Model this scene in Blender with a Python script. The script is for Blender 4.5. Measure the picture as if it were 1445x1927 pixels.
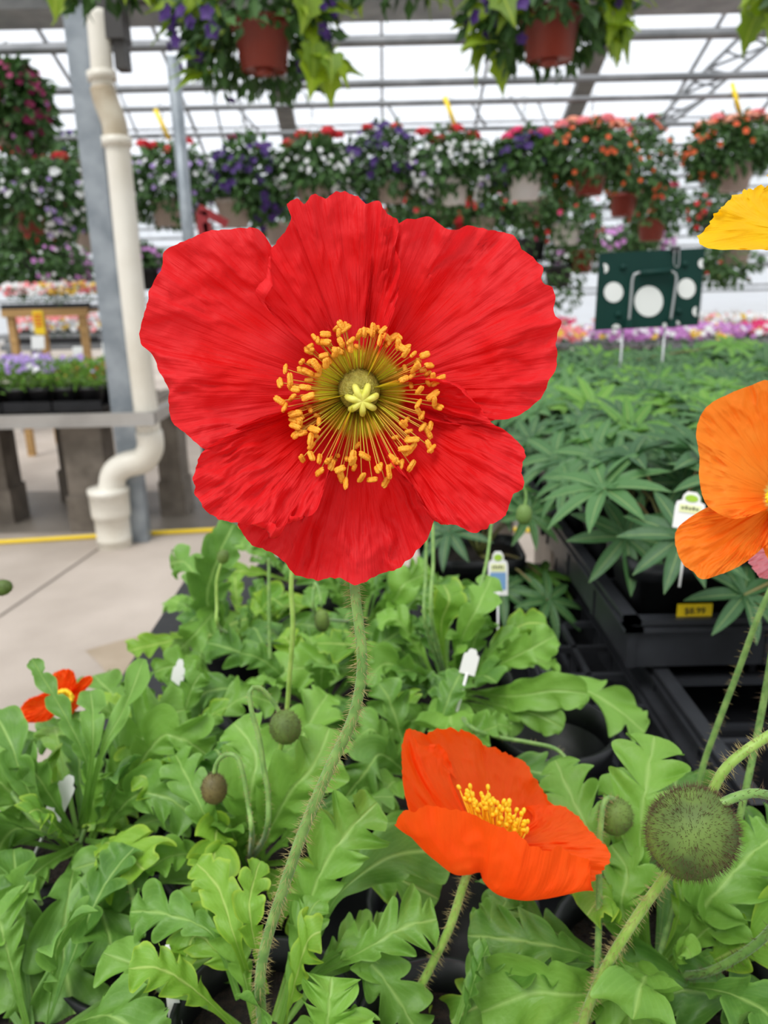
import bpy, math, random
from mathutils import Vector, Matrix, noise
sc = bpy.context.scene
for o in list(bpy.data.objects): bpy.data.objects.remove(o)
COL = sc.collection
PI = math.pi
R = math.radians
# ------------------------------------------------------------------ camera, world, light
CAMH, PITCH, ROLL, F = 1.25, R(16.5), R(1.3), 1450.0
CX, CY = 722.5, 963.5
C0 = Vector((0, 0, CAMH))
_r, _u, FW = Vector((1, 0, 0)), Vector((0, math.sin(PITCH), math.cos(PITCH))), Vector((0, math.cos(PITCH), -math.sin(PITCH)))
RT = _r * math.cos(ROLL) - _u * math.sin(ROLL)
UP = _r * math.sin(ROLL) + _u * math.cos(ROLL)
cam = bpy.data.cameras.new('camera'); camo = bpy.data.objects.new('camera', cam); COL.objects.link(camo)
M = Matrix((RT, UP, -FW)).transposed().to_4x4(); M.translation = C0
camo.matrix_world = M
cam.sensor_fit = 'VERTICAL'; cam.sensor_height = 36; cam.lens = 36 * F / 1927
cam.clip_start = 0.01; cam.clip_end = 200
cam.dof.use_dof = True; cam.dof.focus_distance = 0.252; cam.dof.aperture_fstop = 15.0
sc.camera = camo
sc.view_settings.view_transform = 'Standard'; sc.view_settings.look = 'None'
sc.view_settings.gamma = 1.0; sc.view_settings.exposure = 0.12
sc.view_settings.use_curve_mapping = False
sc.cycles.use_denoising = True
sc.cycles.transparent_max_bounces = 24
sc.cycles.max_bounces = 8
sc.cycles.transmission_bounces = 8
W = bpy.data.worlds.new('overcast_sky'); sc.world = W; W.use_nodes = True
nt = W.node_tree; bg = nt.nodes['Background']
tc = nt.nodes.new('ShaderNodeTexCoord'); sp = nt.nodes.new('ShaderNodeSeparateXYZ'); cr = nt.nodes.new('ShaderNodeValToRGB')
nt.links.new(tc.outputs['Generated'], sp.inputs[0]); nt.links.new(sp.outputs['Z'], cr.inputs[0]); nt.links.new(cr.outputs[0], bg.inputs[0])
cr.color_ramp.elements[0].position = 0.0; cr.color_ramp.elements[0].color = (.86, .9, .96, 1)
cr.color_ramp.elements[1].position = 1.0; cr.color_ramp.elements[1].color = (1, 1, 1, 1)
bg.inputs[1].default_value = 1.06
sl = bpy.data.lights.new('soft_sun', 'SUN'); sl.energy = 3.2; sl.angle = R(28); sl.color = (1, .985, .95)
so = bpy.data.objects.new('soft_sun', sl); COL.objects.link(so)
so.rotation_euler = Vector((-.35, -.5, 1.0)).to_track_quat('Z', 'Y').to_euler()

# ------------------------------------------------------------------ picture -> place helpers
def ray(px, py): return (RT * ((px - CX) / F) - UP * ((py - CY) / F) + FW)
def P(px, py, d): return C0 + ray(px, py) * d
def PY(px, py, Y): r = ray(px, py); return C0 + r * (Y / r.y)
def PZ(px, py, z): r = ray(px, py); return C0 + r * ((z - CAMH) / r.z)
def dep(p): return (p - C0).dot(FW)
def srgb(r, g, b, a=1):
    f = lambda c: (c / 255 / 12.92) if c / 255 <= .04045 else ((c / 255 + .055) / 1.055) ** 2.4
    return (f(r), f(g), f(b), a)

# ------------------------------------------------------------------ materials
MATS = {}
def mat(name, col=None, rough=.5, metal=0, noise_amt=0, noise_scale=20, col2=None, transl=0, bump=0, bump_scale=60, spec=.5, ramp=None, stretch=None, sheen=0, coords='Object'):
    if name in MATS: return MATS[name]
    m = bpy.data.materials.new(name); m.use_nodes = True; MATS[name] = m
    nt = m.node_tree; b = nt.nodes['Principled BSDF']; out = nt.nodes['Material Output']
    L = nt.links.new
    b.inputs['Roughness'].default_value = rough; b.inputs['Metallic'].default_value = metal
    b.inputs['Specular IOR Level'].default_value = spec
    if sheen: b.inputs['Sheen Weight'].default_value = sheen; b.inputs['Sheen Roughness'].default_value = .4
    b.inputs['Base Color'].default_value = col
    src = None
    if col2 is not None:
        tc = nt.nodes.new('ShaderNodeTexCoord'); mp = nt.nodes.new('ShaderNodeMapping')
        L(tc.outputs[coords], mp.inputs[0])
        if stretch: mp.inputs['Scale'].default_value = stretch
        n = nt.nodes.new('ShaderNodeTexNoise'); n.inputs['Scale'].default_value = noise_scale; n.inputs['Detail'].default_value = 6
        L(mp.outputs[0], n.inputs['Vector'])
        r = nt.nodes.new('ShaderNodeValToRGB'); L(n.outputs[0], r.inputs[0])
        r.color_ramp.elements[0].position = .35; r.color_ramp.elements[1].position = .65
        r.color_ramp.elements[0].color = col; r.color_ramp.elements[1].color = col2
        L(r.outputs[0], b.inputs['Base Color']); src = r.outputs[0]
    if bump:
        n2 = nt.nodes.new('ShaderNodeTexNoise'); n2.inputs['Scale'].default_value = bump_scale
        tc2 = nt.nodes.new('ShaderNodeTexCoord'); L(tc2.outputs['Object'], n2.inputs['Vector'])
        bp = nt.nodes.new('ShaderNodeBump'); bp.inputs['Strength'].default_value = bump; bp.inputs['Distance'].default_value = .01
        L(n2.outputs[0], bp.inputs['Height']); L(bp.outputs[0], b.inputs['Normal'])
    if transl:
        t = nt.nodes.new('ShaderNodeBsdfTranslucent'); mx = nt.nodes.new('ShaderNodeMixShader')
        mx.inputs[0].default_value = transl
        t.inputs[0].default_value = col
        if src: L(src, t.inputs[0])
        L(b.outputs[0], mx.inputs[1]); L(t.outputs[0], mx.inputs[2]); L(mx.outputs[0], out.inputs[0])
    return m

def leafmat(name, dark, light, vein, transl=.3, rough=.5, veinw=.06, edge=None):
    """leaf: colour varies per leaf (B), pale midrib and side veins, faint lighter margin"""
    if name in MATS: return MATS[name]
    m = bpy.data.materials.new(name); m.use_nodes = True; MATS[name] = m
    nt = m.node_tree; b = nt.nodes['Principled BSDF']; out = nt.nodes['Material Output']; L = nt.links.new
    a = nt.nodes.new('ShaderNodeAttribute'); a.attribute_name = 'ts'
    s = nt.nodes.new('ShaderNodeSeparateXYZ'); L(a.outputs['Vector'], s.inputs[0])
    def math_(op, x, y=None, z=None, clamp=False):
        n = nt.nodes.new('ShaderNodeMath'); n.operation = op; n.use_clamp = clamp
        for i, v in enumerate((x, y, z)):
            if v is None: continue
            if isinstance(v, (int, float)): n.inputs[i].default_value = v
            else: L(v, n.inputs[i])
        return n.outputs[0]
    def mix(f, c1, c2):
        n = nt.nodes.new('ShaderNodeMix'); n.data_type = 'RGBA'
        if isinstance(f, (int, float)): n.inputs[0].default_value = f
        else: L(f, n.inputs[0])
        for k, c in ((6, c1), (7, c2)):
            if isinstance(c, tuple): n.inputs[k].default_value = c
            else: L(c, n.inputs[k])
        return n.outputs[2]
    base = mix(s.outputs['Z'], dark, light)
    tc = nt.nodes.new('ShaderNodeTexCoord'); n = nt.nodes.new('ShaderNodeTexNoise'); n.inputs['Scale'].default_value = 120; n.inputs['Detail'].default_value = 4
    L(tc.outputs['Object'], n.inputs['Vector'])
    base = mix(math_('MULTIPLY', n.outputs[0], .5), base, light)
    ab = math_('ABSOLUTE', math_('SUBTRACT', s.outputs['Y'], .5))          # 0 at midrib .. .5 edge
    v1 = math_('SUBTRACT', 1.0, math_('DIVIDE', ab, veinw), clamp=True)
    ph = math_('ADD', math_('MULTIPLY', s.outputs['X'], 44.0), math_('MULTIPLY', ab, -30.0))
    v2 = math_('MULTIPLY', math_('POWER', math_('ABSOLUTE', math_('SINE', ph)), 10.0), .08)
    v2b = v2
    vs = math_('MAXIMUM', v1, math_('SUBTRACT', v2b, 0))
    c = mix(math_('MULTIPLY', vs, .75), base, vein)
    if edge:
        e = math_('MULTIPLY', math_('SUBTRACT', ab, .40), 9.0, clamp=True)
        c = mix(math_('MULTIPLY', e, .6), c, edge)
    L(c, b.inputs['Base Color']); b.inputs['Roughness'].default_value = rough; b.inputs['Specular IOR Level'].default_value = .5
    bp = nt.nodes.new('ShaderNodeBump'); bp.inputs['Strength'].default_value = .5; bp.inputs['Distance'].default_value = .002
    L(math_('ADD', n.outputs[0], math_('MULTIPLY', vs, -.5)), bp.inputs['Height']); L(bp.outputs[0], b.inputs['Normal'])
    t = nt.nodes.new('ShaderNodeBsdfTranslucent'); mx = nt.nodes.new('ShaderNodeMixShader'); mx.inputs[0].default_value = transl
    L(c, t.inputs[0]); L(b.outputs[0], mx.inputs[1]); L(t.outputs[0], mx.inputs[2]); L(mx.outputs[0], out.inputs[0])
    return m

def petalmat(name, deep, pale, spot, spot_r, transl=.35, streak=60, sheen=.25, rough=.6, bump=.35, rim=.5):
    """petal: fine radial veins (angle = Y), base spot by radius (Z)"""
    if name in MATS: return MATS[name]
    m = bpy.data.materials.new(name); m.use_nodes = True; MATS[name] = m
    nt = m.node_tree; b = nt.nodes['Principled BSDF']; out = nt.nodes['Material Output']; L = nt.links.new
    a = nt.nodes.new('ShaderNodeAttribute'); a.attribute_name = 'ts'
    mp = nt.nodes.new('ShaderNodeMapping'); mp.inputs['Scale'].default_value = (2.2, streak, 0); L(a.outputs['Vector'], mp.inputs[0])
    n = nt.nodes.new('ShaderNodeTexNoise'); n.inputs['Scale'].default_value = 1; n.inputs['Detail'].default_value = 5; L(mp.outputs[0], n.inputs['Vector'])
    tc = nt.nodes.new('ShaderNodeTexCoord'); n2 = nt.nodes.new('ShaderNodeTexNoise'); n2.inputs['Scale'].default_value = 45; n2.inputs['Detail'].default_value = 3
    L(tc.outputs['Object'], n2.inputs['Vector'])
    n3 = nt.nodes.new('ShaderNodeTexNoise'); n3.inputs['Scale'].default_value = 900; n3.inputs['Detail'].default_value = 2
    L(tc.outputs['Object'], n3.inputs['Vector'])
    r = nt.nodes.new('ShaderNodeValToRGB'); L(n2.outputs[0], r.inputs[0])
    r.color_ramp.elements[0].position = .42; r.color_ramp.elements[1].position = .8
    r.color_ramp.elements[0].color = deep; r.color_ramp.elements[1].color = pale
    s = nt.nodes.new('ShaderNodeSeparateXYZ'); L(a.outputs['Vector'], s.inputs[0])
    ad = nt.nodes.new('ShaderNodeMath'); ad.operation = 'MULTIPLY_ADD'; L(n.outputs[0], ad.inputs[0]); ad.inputs[1].default_value = .05; L(s.outputs['Z'], ad.inputs[2])
    sr = nt.nodes.new('ShaderNodeMapRange'); sr.interpolation_type = 'SMOOTHSTEP'
    sr.inputs['From Min'].default_value = spot_r * .86; sr.inputs['From Max'].default_value = spot_r * 1.08
    L(ad.outputs[0], sr.inputs['Value'])
    mx0 = nt.nodes.new('ShaderNodeMix'); mx0.data_type = 'RGBA'; L(sr.outputs[0], mx0.inputs[0]); mx0.inputs[6].default_value = spot; L(r.outputs[0], mx0.inputs[7])
    # gloss and scattered light painted into the rim colour: paler, slightly pinkish
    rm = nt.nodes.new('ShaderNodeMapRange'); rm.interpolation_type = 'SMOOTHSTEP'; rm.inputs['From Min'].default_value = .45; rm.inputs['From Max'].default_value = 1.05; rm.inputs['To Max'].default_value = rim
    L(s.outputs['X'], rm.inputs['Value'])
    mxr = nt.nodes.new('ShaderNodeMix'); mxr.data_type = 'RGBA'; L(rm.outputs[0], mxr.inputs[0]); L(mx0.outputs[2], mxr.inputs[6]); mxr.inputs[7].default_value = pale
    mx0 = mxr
    L(mx0.outputs[2], b.inputs['Base Color'])
    b.inputs['Roughness'].default_value = rough; b.inputs['Specular IOR Level'].default_value = .25
    b.inputs['Sheen Weight'].default_value = sheen; b.inputs['Sheen Roughness'].default_value = .35
    b.inputs['Sheen Tint'].default_value = pale
    bp = nt.nodes.new('ShaderNodeBump'); bp.inputs['Strength'].default_value = bump; bp.inputs['Distance'].default_value = .0022
    L(n.outputs[0], bp.inputs['Height'])
    bp2 = nt.nodes.new('ShaderNodeBump'); bp2.inputs['Strength'].default_value = .18; bp2.inputs['Distance'].default_value = .0005
    L(n3.outputs[0], bp2.inputs['Height']); L(bp.outputs[0], bp2.inputs['Normal']); L(bp2.outputs[0], b.inputs['Normal'])
    t = nt.nodes.new('ShaderNodeBsdfTranslucent'); mx = nt.nodes.new('ShaderNodeMixShader'); mx.inputs[0].default_value = transl
    L(mx0.outputs[2], t.inputs[0]); L(b.outputs[0], mx.inputs[1]); L(t.outputs[0], mx.inputs[2]); L(mx.outputs[0], out.inputs[0])
    return m

def sheetmat(name, tcol, frac, col):
    if name in MATS: return MATS[name]
    m = bpy.data.materials.new(name); m.use_nodes = True; MATS[name] = m
    nt = m.node_tree; nt.nodes.remove(nt.nodes['Principled BSDF']); out = nt.nodes['Material Output']; L = nt.links.new
    tr = nt.nodes.new('ShaderNodeBsdfTransparent'); tr.inputs[0].default_value = tcol
    tl = nt.nodes.new('ShaderNodeBsdfTranslucent'); tl.inputs[0].default_value = col
    mx = nt.nodes.new('ShaderNodeMixShader')
    tc = nt.nodes.new('ShaderNodeTexCoord'); mp = nt.nodes.new('ShaderNodeMapping'); mp.inputs['Scale'].default_value = (.15, 2.2, 2.2)
    n = nt.nodes.new('ShaderNodeTexNoise'); n.inputs['Scale'].default_value = 1.6; n.inputs['Detail'].default_value = 5
    L(tc.outputs['Object'], mp.inputs[0]); L(mp.outputs[0], n.inputs['Vector'])
    mr = nt.nodes.new('ShaderNodeMapRange'); mr.inputs['From Min'].default_value = .4; mr.inputs['From Max'].default_value = .75
    mr.inputs['To Min'].default_value = frac; mr.inputs['To Max'].default_value = min(1, frac + .3); L(n.outputs[0], mr.inputs['Value'])
    L(mr.outputs[0], mx.inputs[0]); L(tr.outputs[0], mx.inputs[1]); L(tl.outputs[0], mx.inputs[2]); L(mx.outputs[0], out.inputs[0])
    return m

# ------------------------------------------------------------------ mesh builder
class MB:
    def __init__(s): s.v = []; s.f = []; s.mi = []; s.ts = []
    def vert(s, p, ts=(0, .5, .5)): s.v.append(Vector(p)); s.ts.append(ts); return len(s.v) - 1
    def face(s, idx, mi=0): s.f.append(tuple(idx)); s.mi.append(mi)
    def grid(s, rows, mi=0, tsrows=None, close=False):
        n = len(rows[0]); b = len(s.v)
        for i, r in enumerate(rows):
            for j, p in enumerate(r): s.vert(p, tsrows[i][j] if tsrows else (i / max(1, len(rows) - 1), j / max(1, n - 1), .5))
        for i in range(len(rows) - 1):
            for j in range(n if close else n - 1):
                k = (j + 1) % n
                s.face((b + i * n + j, b + i * n + k, b + (i + 1) * n + k, b + (i + 1) * n + j), mi)
        return b
    def box(s, c, d, mi=0, rot=None, taper=1.0):
        c = Vector(c); b = len(s.v); hx, hy, hz = d[0] / 2, d[1] / 2, d[2] / 2
        for z in (-1, 1):
            k = taper if z < 0 else 1.0
            for x, y in ((-1, -1), (1, -1), (1, 1), (-1, 1)):
                p = Vector((x * hx * k, y * hy * k, z * hz))
                if rot: p = rot @ p
                s.vert(c + p)
        for f in ((3, 2, 1, 0), (4, 5, 6, 7), (0, 1, 5, 4), (1, 2, 6, 5), (2, 3, 7, 6), (3, 0, 4, 7)): s.face([b + i for i in f], mi)
    def tube(s, pts, rad, n=8, mi=0, cap=True, ts=None, flat=1.0):
        pts = [Vector(p) for p in pts]; m = len(pts)
        if not isinstance(rad, (list, tuple)): rad = [rad] * m
        rows = []; a = None
        for i, p in enumerate(pts):
            t = (pts[min(i + 1, m - 1)] - pts[max(i - 1, 0)])
            if t.length < 1e-9: t = Vector((0, 0, 1))
            t.normalize()
            if a is None: a = t.orthogonal().normalized()
            else: a = (a - t * a.dot(t)).normalized()
            b2 = t.cross(a)
            rows.append([p + (a * math.cos(2 * PI * k / n) + b2 * math.sin(2 * PI * k / n) * flat) * rad[i] for k in range(n)])
        tsr = [[(i / (m - 1), k / n, ts if ts is not None else .5) for k in range(n)] for i in range(m)]
        b = s.grid(rows, mi, tsr, close=True)
        if cap:
            s.face([b + k for k in range(n)][::-1], mi); s.face([b + (m - 1) * n + k for k in range(n)], mi)
    def lathe(s, c, prof, n=24, mi=0, axis=None, square=0, cap0=False, cap1=False):
        """prof: list of (r, h) along axis"""
        c = Vector(c); ax = Vector(axis or (0, 0, 1)).normalized(); a = ax.orthogonal().normalized(); b2 = ax.cross(a)
        if abs(ax.z) > .999: a = Vector((1, 0, 0)); b2 = Vector((0, 1, 0))
        rows = []
        for r, h in prof:
            row = []
            for k in range(n):
                t = 2 * PI * k / n; q = 1.0
                if square:
                    q = 1 / (abs(math.cos(t)) ** square + abs(math.sin(t)) ** square) ** (1 / square)
                row.append(c + ax * h + (a * math.cos(t) + b2 * math.sin(t)) * r * q)
            rows.append(row)
        b = s.grid(rows, mi, None, close=True)
        if cap0: s.face([b + k for k in range(n)][::-1], mi)
        if cap1: s.face([b + (len(prof) - 1) * n + k for k in range(n)], mi)
    def ellipsoid(s, c, rx, n=10, m=7, mi=0, axis=(0, 0, 1), rl=None, ts=.5):
        rl = rl or rx
        prof = [(max(1e-5, rx * math.sin(PI * i / m)), -rl * math.cos(PI * i / m)) for i in range(m + 1)]
        s.lathe(c, prof, n, mi, axis)
    def make(s, name, mats, parent=None, smooth=True):
        me = bpy.data.meshes.new(name)
        off = Vector(parent['_o']) if parent is not None else Vector((0, 0, 0))
        me.from_pydata([v - off for v in s.v], [], s.f)
        if not isinstance(mats, (list, tuple)): mats = [mats]
        for m in mats: me.materials.append(m)
        me.polygons.foreach_set('material_index', s.mi)
        if smooth: me.polygons.foreach_set('use_smooth', [True] * len(s.f))
        at = me.attributes.new('ts', 'FLOAT_VECTOR', 'POINT')
        at.data.foreach_set('vector', [x for t in s.ts for x in t])
        me.update()
        o = bpy.data.objects.new(name, me); COL.objects.link(o)
        if parent is not None: o.parent = parent; o['_o'] = list(off)
        return o

ALL = []
def thing(name, label, cat, loc, group=None):
    o = bpy.data.objects.new(name, None); COL.objects.link(o); o.empty_display_size = .02
    o.location = loc; o['_o'] = list(loc); o['label'] = label; o['category'] = cat
    if group: o['group'] = group
    ALL.append(o); return o
def single(o, label, cat, group=None):
    o['label'] = label; o['category'] = cat
    if group: o['group'] = group
    return o
def struct(mb, name, mats, smooth=False):
    o = mb.make(name, mats, None, smooth); o['kind'] = 'structure'; return o

def catmull(pts, n):
    pts = [Vector(p) for p in pts]
    if len(pts) < 3: return [pts[0].lerp(pts[-1], i / (n - 1)) for i in range(n)]
    seg = [0]
    for i in range(1, len(pts)): seg.append(seg[-1] + (pts[i] - pts[i - 1]).length)
    out = []; j = 0
    for i in range(n):
        d = seg[-1] * i / (n - 1)
        while j < len(pts) - 2 and d > seg[j + 1]: j += 1
        t = (d - seg[j]) / max(1e-9, seg[j + 1] - seg[j])
        p0, p1, p2, p3 = pts[max(j - 1, 0)], pts[j], pts[j + 1], pts[min(j + 2, len(pts) - 1)]
        out.append(.5 * ((2 * p1) + (p2 - p0) * t + (2 * p0 - 5 * p1 + 4 * p2 - p3) * t * t + (3 * p1 - p0 - 3 * p2 + p3) * t ** 3))
    return out

# ------------------------------------------------------------------ palette
M_STEEL = mat('galvanised_steel', srgb(120, 128, 134), .45, .35, col2=srgb(150, 157, 162), noise_scale=9, bump=.15)
M_RAIL = mat('grey_pipe', srgb(105, 108, 110), .5, .3, col2=srgb(138, 140, 142), noise_scale=4)
M_DARKST = mat('dark_rafter', srgb(78, 78, 76), .6, .1, col2=srgb(105, 103, 99), noise_scale=2, stretch=(1, 6, 1))
M_PVC = mat('white_pvc', srgb(226, 222, 210), .4, col2=srgb(205, 198, 182), noise_scale=3, bump=.03)
M_PVCOLD = mat('stained_pvc', srgb(196, 188, 168), .5, col2=srgb(168, 152, 126), noise_scale=8)
M_CONC = mat('concrete_floor', srgb(186, 174, 162), .8, col2=srgb(160, 148, 136), noise_scale=1.6, bump=.25, bump_scale=90)
M_CONCWET = mat('damp_concrete', srgb(128, 120, 110), .45, col2=srgb(100, 93, 84), noise_scale=2.4)
M_JOINT = mat('joint', srgb(110, 102, 92), .9)
M_BLOCK = mat('concrete_block', srgb(122, 113, 102), .85, col2=srgb(96, 88, 78), noise_scale=9, bump=.3)
M_BLACK = mat('black_plastic', srgb(24, 25, 28), .40, col2=srgb(15, 16, 18), noise_scale=12, bump=.12, bump_scale=30, spec=.45)
M_RIM = mat('tray_rim_plastic', srgb(52, 54, 58), .38, col2=srgb(36, 37, 40), noise_scale=14, bump=.1, bump_scale=30)
M_SOIL = mat('potting_soil', srgb(46, 34, 26), .95, col2=srgb(22, 16, 12), noise_scale=220, bump=.8, bump_scale=300)
M_TERRA = mat('terracotta_plastic', srgb(140, 50, 34), .4, col2=srgb(122, 40, 26), noise_scale=6)
M_TAUPE = mat('taupe_plastic', srgb(172, 158, 146), .45)
M_WHITE = mat('white_plastic', srgb(226, 226, 222), .4)
M_YEL = mat('yellow_plastic', srgb(240, 205, 20), .4)
M_GREENP = mat('dark_green_board', srgb(4, 54, 46), .6, col2=srgb(3, 44, 38), noise_scale=5, spec=.25)
M_WOOD = mat('pale_wood', srgb(190, 152, 96), .7, col2=srgb(160, 124, 74), noise_scale=3, stretch=(1, 12, 12))
M_WIRE = mat('wire', srgb(170, 172, 172), .35, .6)
M_SHEET = sheetmat('poly_sheet', (.97, .98, 1, 1), .25, (.9, .93, .98, 1))
M_SHEETW = sheetmat('poly_wall', (.95, .97, 1, 1), .55, (.9, .93, .95, 1))
M_POPLEAF = leafmat('poppy_leaf', srgb(46, 98, 38), srgb(126, 174, 64), srgb(164, 200, 108), .3, .5, .05, edge=srgb(130, 176, 78))
M_POPLEAFY = leafmat('poppy_leaf_young', srgb(88, 144, 44), srgb(136, 180, 54), srgb(196, 220, 120), .35, .5, .05, edge=srgb(180, 206, 66))
M_LUP = leafmat('lupine_leaf', srgb(30, 74, 42), srgb(78, 124, 66), srgb(176, 200, 130), .25, .5, .05)
M_LUPY = leafmat('lupine_leaf_young', srgb(70, 126, 46), srgb(112, 162, 60), srgb(190, 214, 120), .35, .5, .05)
M_VINE = leafmat('lime_vine_leaf', srgb(84, 120, 14), srgb(150, 180, 28), srgb(180, 200, 70), .45, .5, .04)
M_BGREEN = leafmat('basket_leaf', srgb(24, 58, 26), srgb(66, 104, 44), srgb(110, 150, 74), .3, .6, .05)
M_PHLOXG = leafmat('phlox_leaf', srgb(56, 108, 32), srgb(124, 170, 56), srgb(130, 170, 70), .3, .6, .05)
M_STEM = mat('poppy_stem', srgb(98, 140, 62), .5, col2=srgb(132, 168, 84), noise_scale=160, transl=.12, sheen=.3)
M_STEMY = mat('poppy_stem_light', srgb(132, 170, 66), .5, col2=srgb(156, 188, 88), noise_scale=160, transl=.15, sheen=.3)
M_HAIR = mat('stem_hair', srgb(196, 180, 122), .5, transl=.4)
M_HAIRD = mat('bud_hair', srgb(96, 74, 48), .5, transl=.25)
M_BUD = mat('bud_skin', srgb(62, 80, 30), .65, col2=srgb(98, 124, 46), noise_scale=60)
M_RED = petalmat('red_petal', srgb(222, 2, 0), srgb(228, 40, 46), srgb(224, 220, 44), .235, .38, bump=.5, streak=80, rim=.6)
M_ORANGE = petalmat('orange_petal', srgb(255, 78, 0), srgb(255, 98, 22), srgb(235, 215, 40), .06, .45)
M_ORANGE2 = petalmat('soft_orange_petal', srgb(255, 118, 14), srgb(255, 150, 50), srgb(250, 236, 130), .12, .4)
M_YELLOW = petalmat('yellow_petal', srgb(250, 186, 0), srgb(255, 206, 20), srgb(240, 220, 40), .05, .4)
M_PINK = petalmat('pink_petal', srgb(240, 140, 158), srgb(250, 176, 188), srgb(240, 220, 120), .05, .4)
M_ANTHER = mat('anther', srgb(240, 152, 24), .55, col2=srgb(250, 180, 50), noise_scale=700, bump=.3, bump_scale=2000, transl=.15)
M_ANTHERY = mat('anther_yellow', srgb(255, 208, 10), .55, col2=srgb(255, 222, 50), noise_scale=700, transl=.2)
M_FIL = mat('filament', srgb(226, 178, 62), .5, transl=.3)
M_FILG = mat('filament_green', srgb(205, 196, 56), .5, transl=.3)
M_CAPS = mat('seed_capsule', srgb(150, 140, 52), .6, col2=srgb(176, 166, 70), noise_scale=600, bump=.4, bump_scale=1200)
M_STIG = mat('stigma', srgb(206, 206, 76), .55, col2=srgb(226, 224, 112), noise_scale=500)
FLOW = {k: mat('blossom_' + k, srgb(*c), .6, transl=.3, col2=srgb(*d), noise_scale=30) for k, c, d in (
    ('red', (196, 22, 34), (224, 50, 60)), ('magenta', (214, 30, 96), (236, 70, 130)), ('pink', (236, 120, 130), (246, 160, 160)),
    ('orange', (226, 84, 36), (240, 112, 60)), ('peach', (240, 158, 132), (246, 190, 160)), ('white', (236, 238, 236), (246, 246, 246)),
    ('purple', (52, 24, 96), (84, 44, 130)), ('lavender', (166, 136, 206), (196, 170, 226)), ('lilac', (190, 120, 190), (214, 150, 212)),
    ('yellow', (236, 190, 50), (246, 214, 90)), ('plum', (150, 30, 90), (180, 50, 110)))}

# ------------------------------------------------------------------ setting
GY, GZ = 3.9, 2.40                    # gutter line over the far side of the aisle
RY, RZ = 12.0, 7.1                    # ridge of the bay beyond
EY, EZ = 20.0, 3.78                   # far eave
XL, XR = -16, 16
b = MB(); b.box((0, 8, -.06), (40, 30, .12)); struct(b, 'floor', M_CONC)
def roofz(y): return EZ + (EY - y) * (RZ - EZ) / (EY - RY)
def sheet(name, a, c, t=.012):
    b = MB(); p = [Vector((XL, a[0], a[1])), Vector((XR, a[0], a[1])), Vector((XR, c[0], c[1])), Vector((XL, c[0], c[1]))]
    for q in p: b.vert(q)
    b.face((0, 1, 2, 3)); struct(b, name, M_SHEET)
sheet('ceiling_far_slope', (RY, RZ), (EY, EZ)); sheet('ceiling_near_slope', (GY, GZ + .25), (RY, RZ)); sheet('ceiling_own_bay', (-4.2, 7.1), (GY, GZ + .25))
b = MB()
for q in ((XL, EY, 0), (XR, EY, 0), (XR, EY, EZ), (XL, EY, EZ)): b.vert(q)
b.face((0, 1, 2, 3)); struct(b, 'wall_far', M_SHEETW)
for nm, x in (('wall_left', XL), ('wall_right', XR)):
    b = MB()
    for q in ((x, -4, 0), (x, EY, 0), (x, EY, EZ), (x, RY, RZ), (x, GY, GZ), (x, -4.2, 7.1)): b.vert(q)
    b.face((0, 1, 2, 3, 4, 5)); struct(b, nm, M_SHEETW)
# frame rails of the far wall (louvres)
k = 1
b = MB()
for z in (.9, 1.02, 1.5, 1.75, 1.98, 2.2, 2.42, 2.64, 2.9, 3.3): b.box((0, EY - .06, z), (32, .06, .05 if z not in (1.5, 2.9) else .14))
for i in range(-14, 15, 2): b.box((i, EY - .08, EZ / 2), (.07, .07, EZ))
struct(b, 'trim_1', M_RAIL)
# rafters: broad dark ones each 6 m, thin ones each 2 m
def roofbar(x, w, h, name, m):
    b = MB(); ang = math.atan2(RZ - EZ, EY - RY); L = math.hypot(RZ - EZ, EY - RY)
    rot = Matrix.Rotation(-ang, 3, 'X')
    b.box((x, (EY + RY) / 2, (EZ + RZ) / 2 - h / 2 - .03), (w, L, h), 0, rot); return struct(b, name, m)
n_ = 2
for i in range(-7, 8):
    x = -1.85 + 2 * i
    broad = (i % 3 == 0)
    if abs(x) > 15: continue
    roofbar(x, .34 if broad else .05, .16 if broad else .07, 'trim_%d' % n_, M_DARKST if broad else M_RAIL); n_ += 1
# roof purlins (thin) along the far slope
b = MB()
for y in (13.2, 14.4, 15.6, 16.8, 18.0, 19.2): b.tube([(XL, y, roofz(y) - .12), (XR, y, roofz(y) - .12)], .022, 6)
struct(b, 'trim_%d' % n_, M_RAIL); n_ += 1
# gutter
b = MB()
prof = [(-.20, .0), (-.20, .16), (-.17, .165), (-.12, .02), (.12, .02), (.17, .165), (.20, .16), (.20, 0), (.14, -.05), (-.14, -.05)]
rows = [[Vector((x, GY + .05 + a, GZ + .07 + c)) for a, c in prof] for x in (XL, XR)]
b.grid(rows, 0, None, close=True); struct(b, 'trim_%d' % n_, M_STEEL); n_ += 1
# basket rails under the roof: every one a long horizontal pipe
RAILZ = 2.5
railY = []
for i, row in enumerate((78, 157, 195, 246, 286, 318, 344)):
    p = PZ(722, row, RAILZ) ; railY.append(p.y)
    b = MB(); b.tube([(-9, p.y, RAILZ), (9.5, p.y, RAILZ)], .024 if i < 2 else .02, 10); struct(b, 'trim_%d' % n_, M_RAIL, True); n_ += 1
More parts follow.
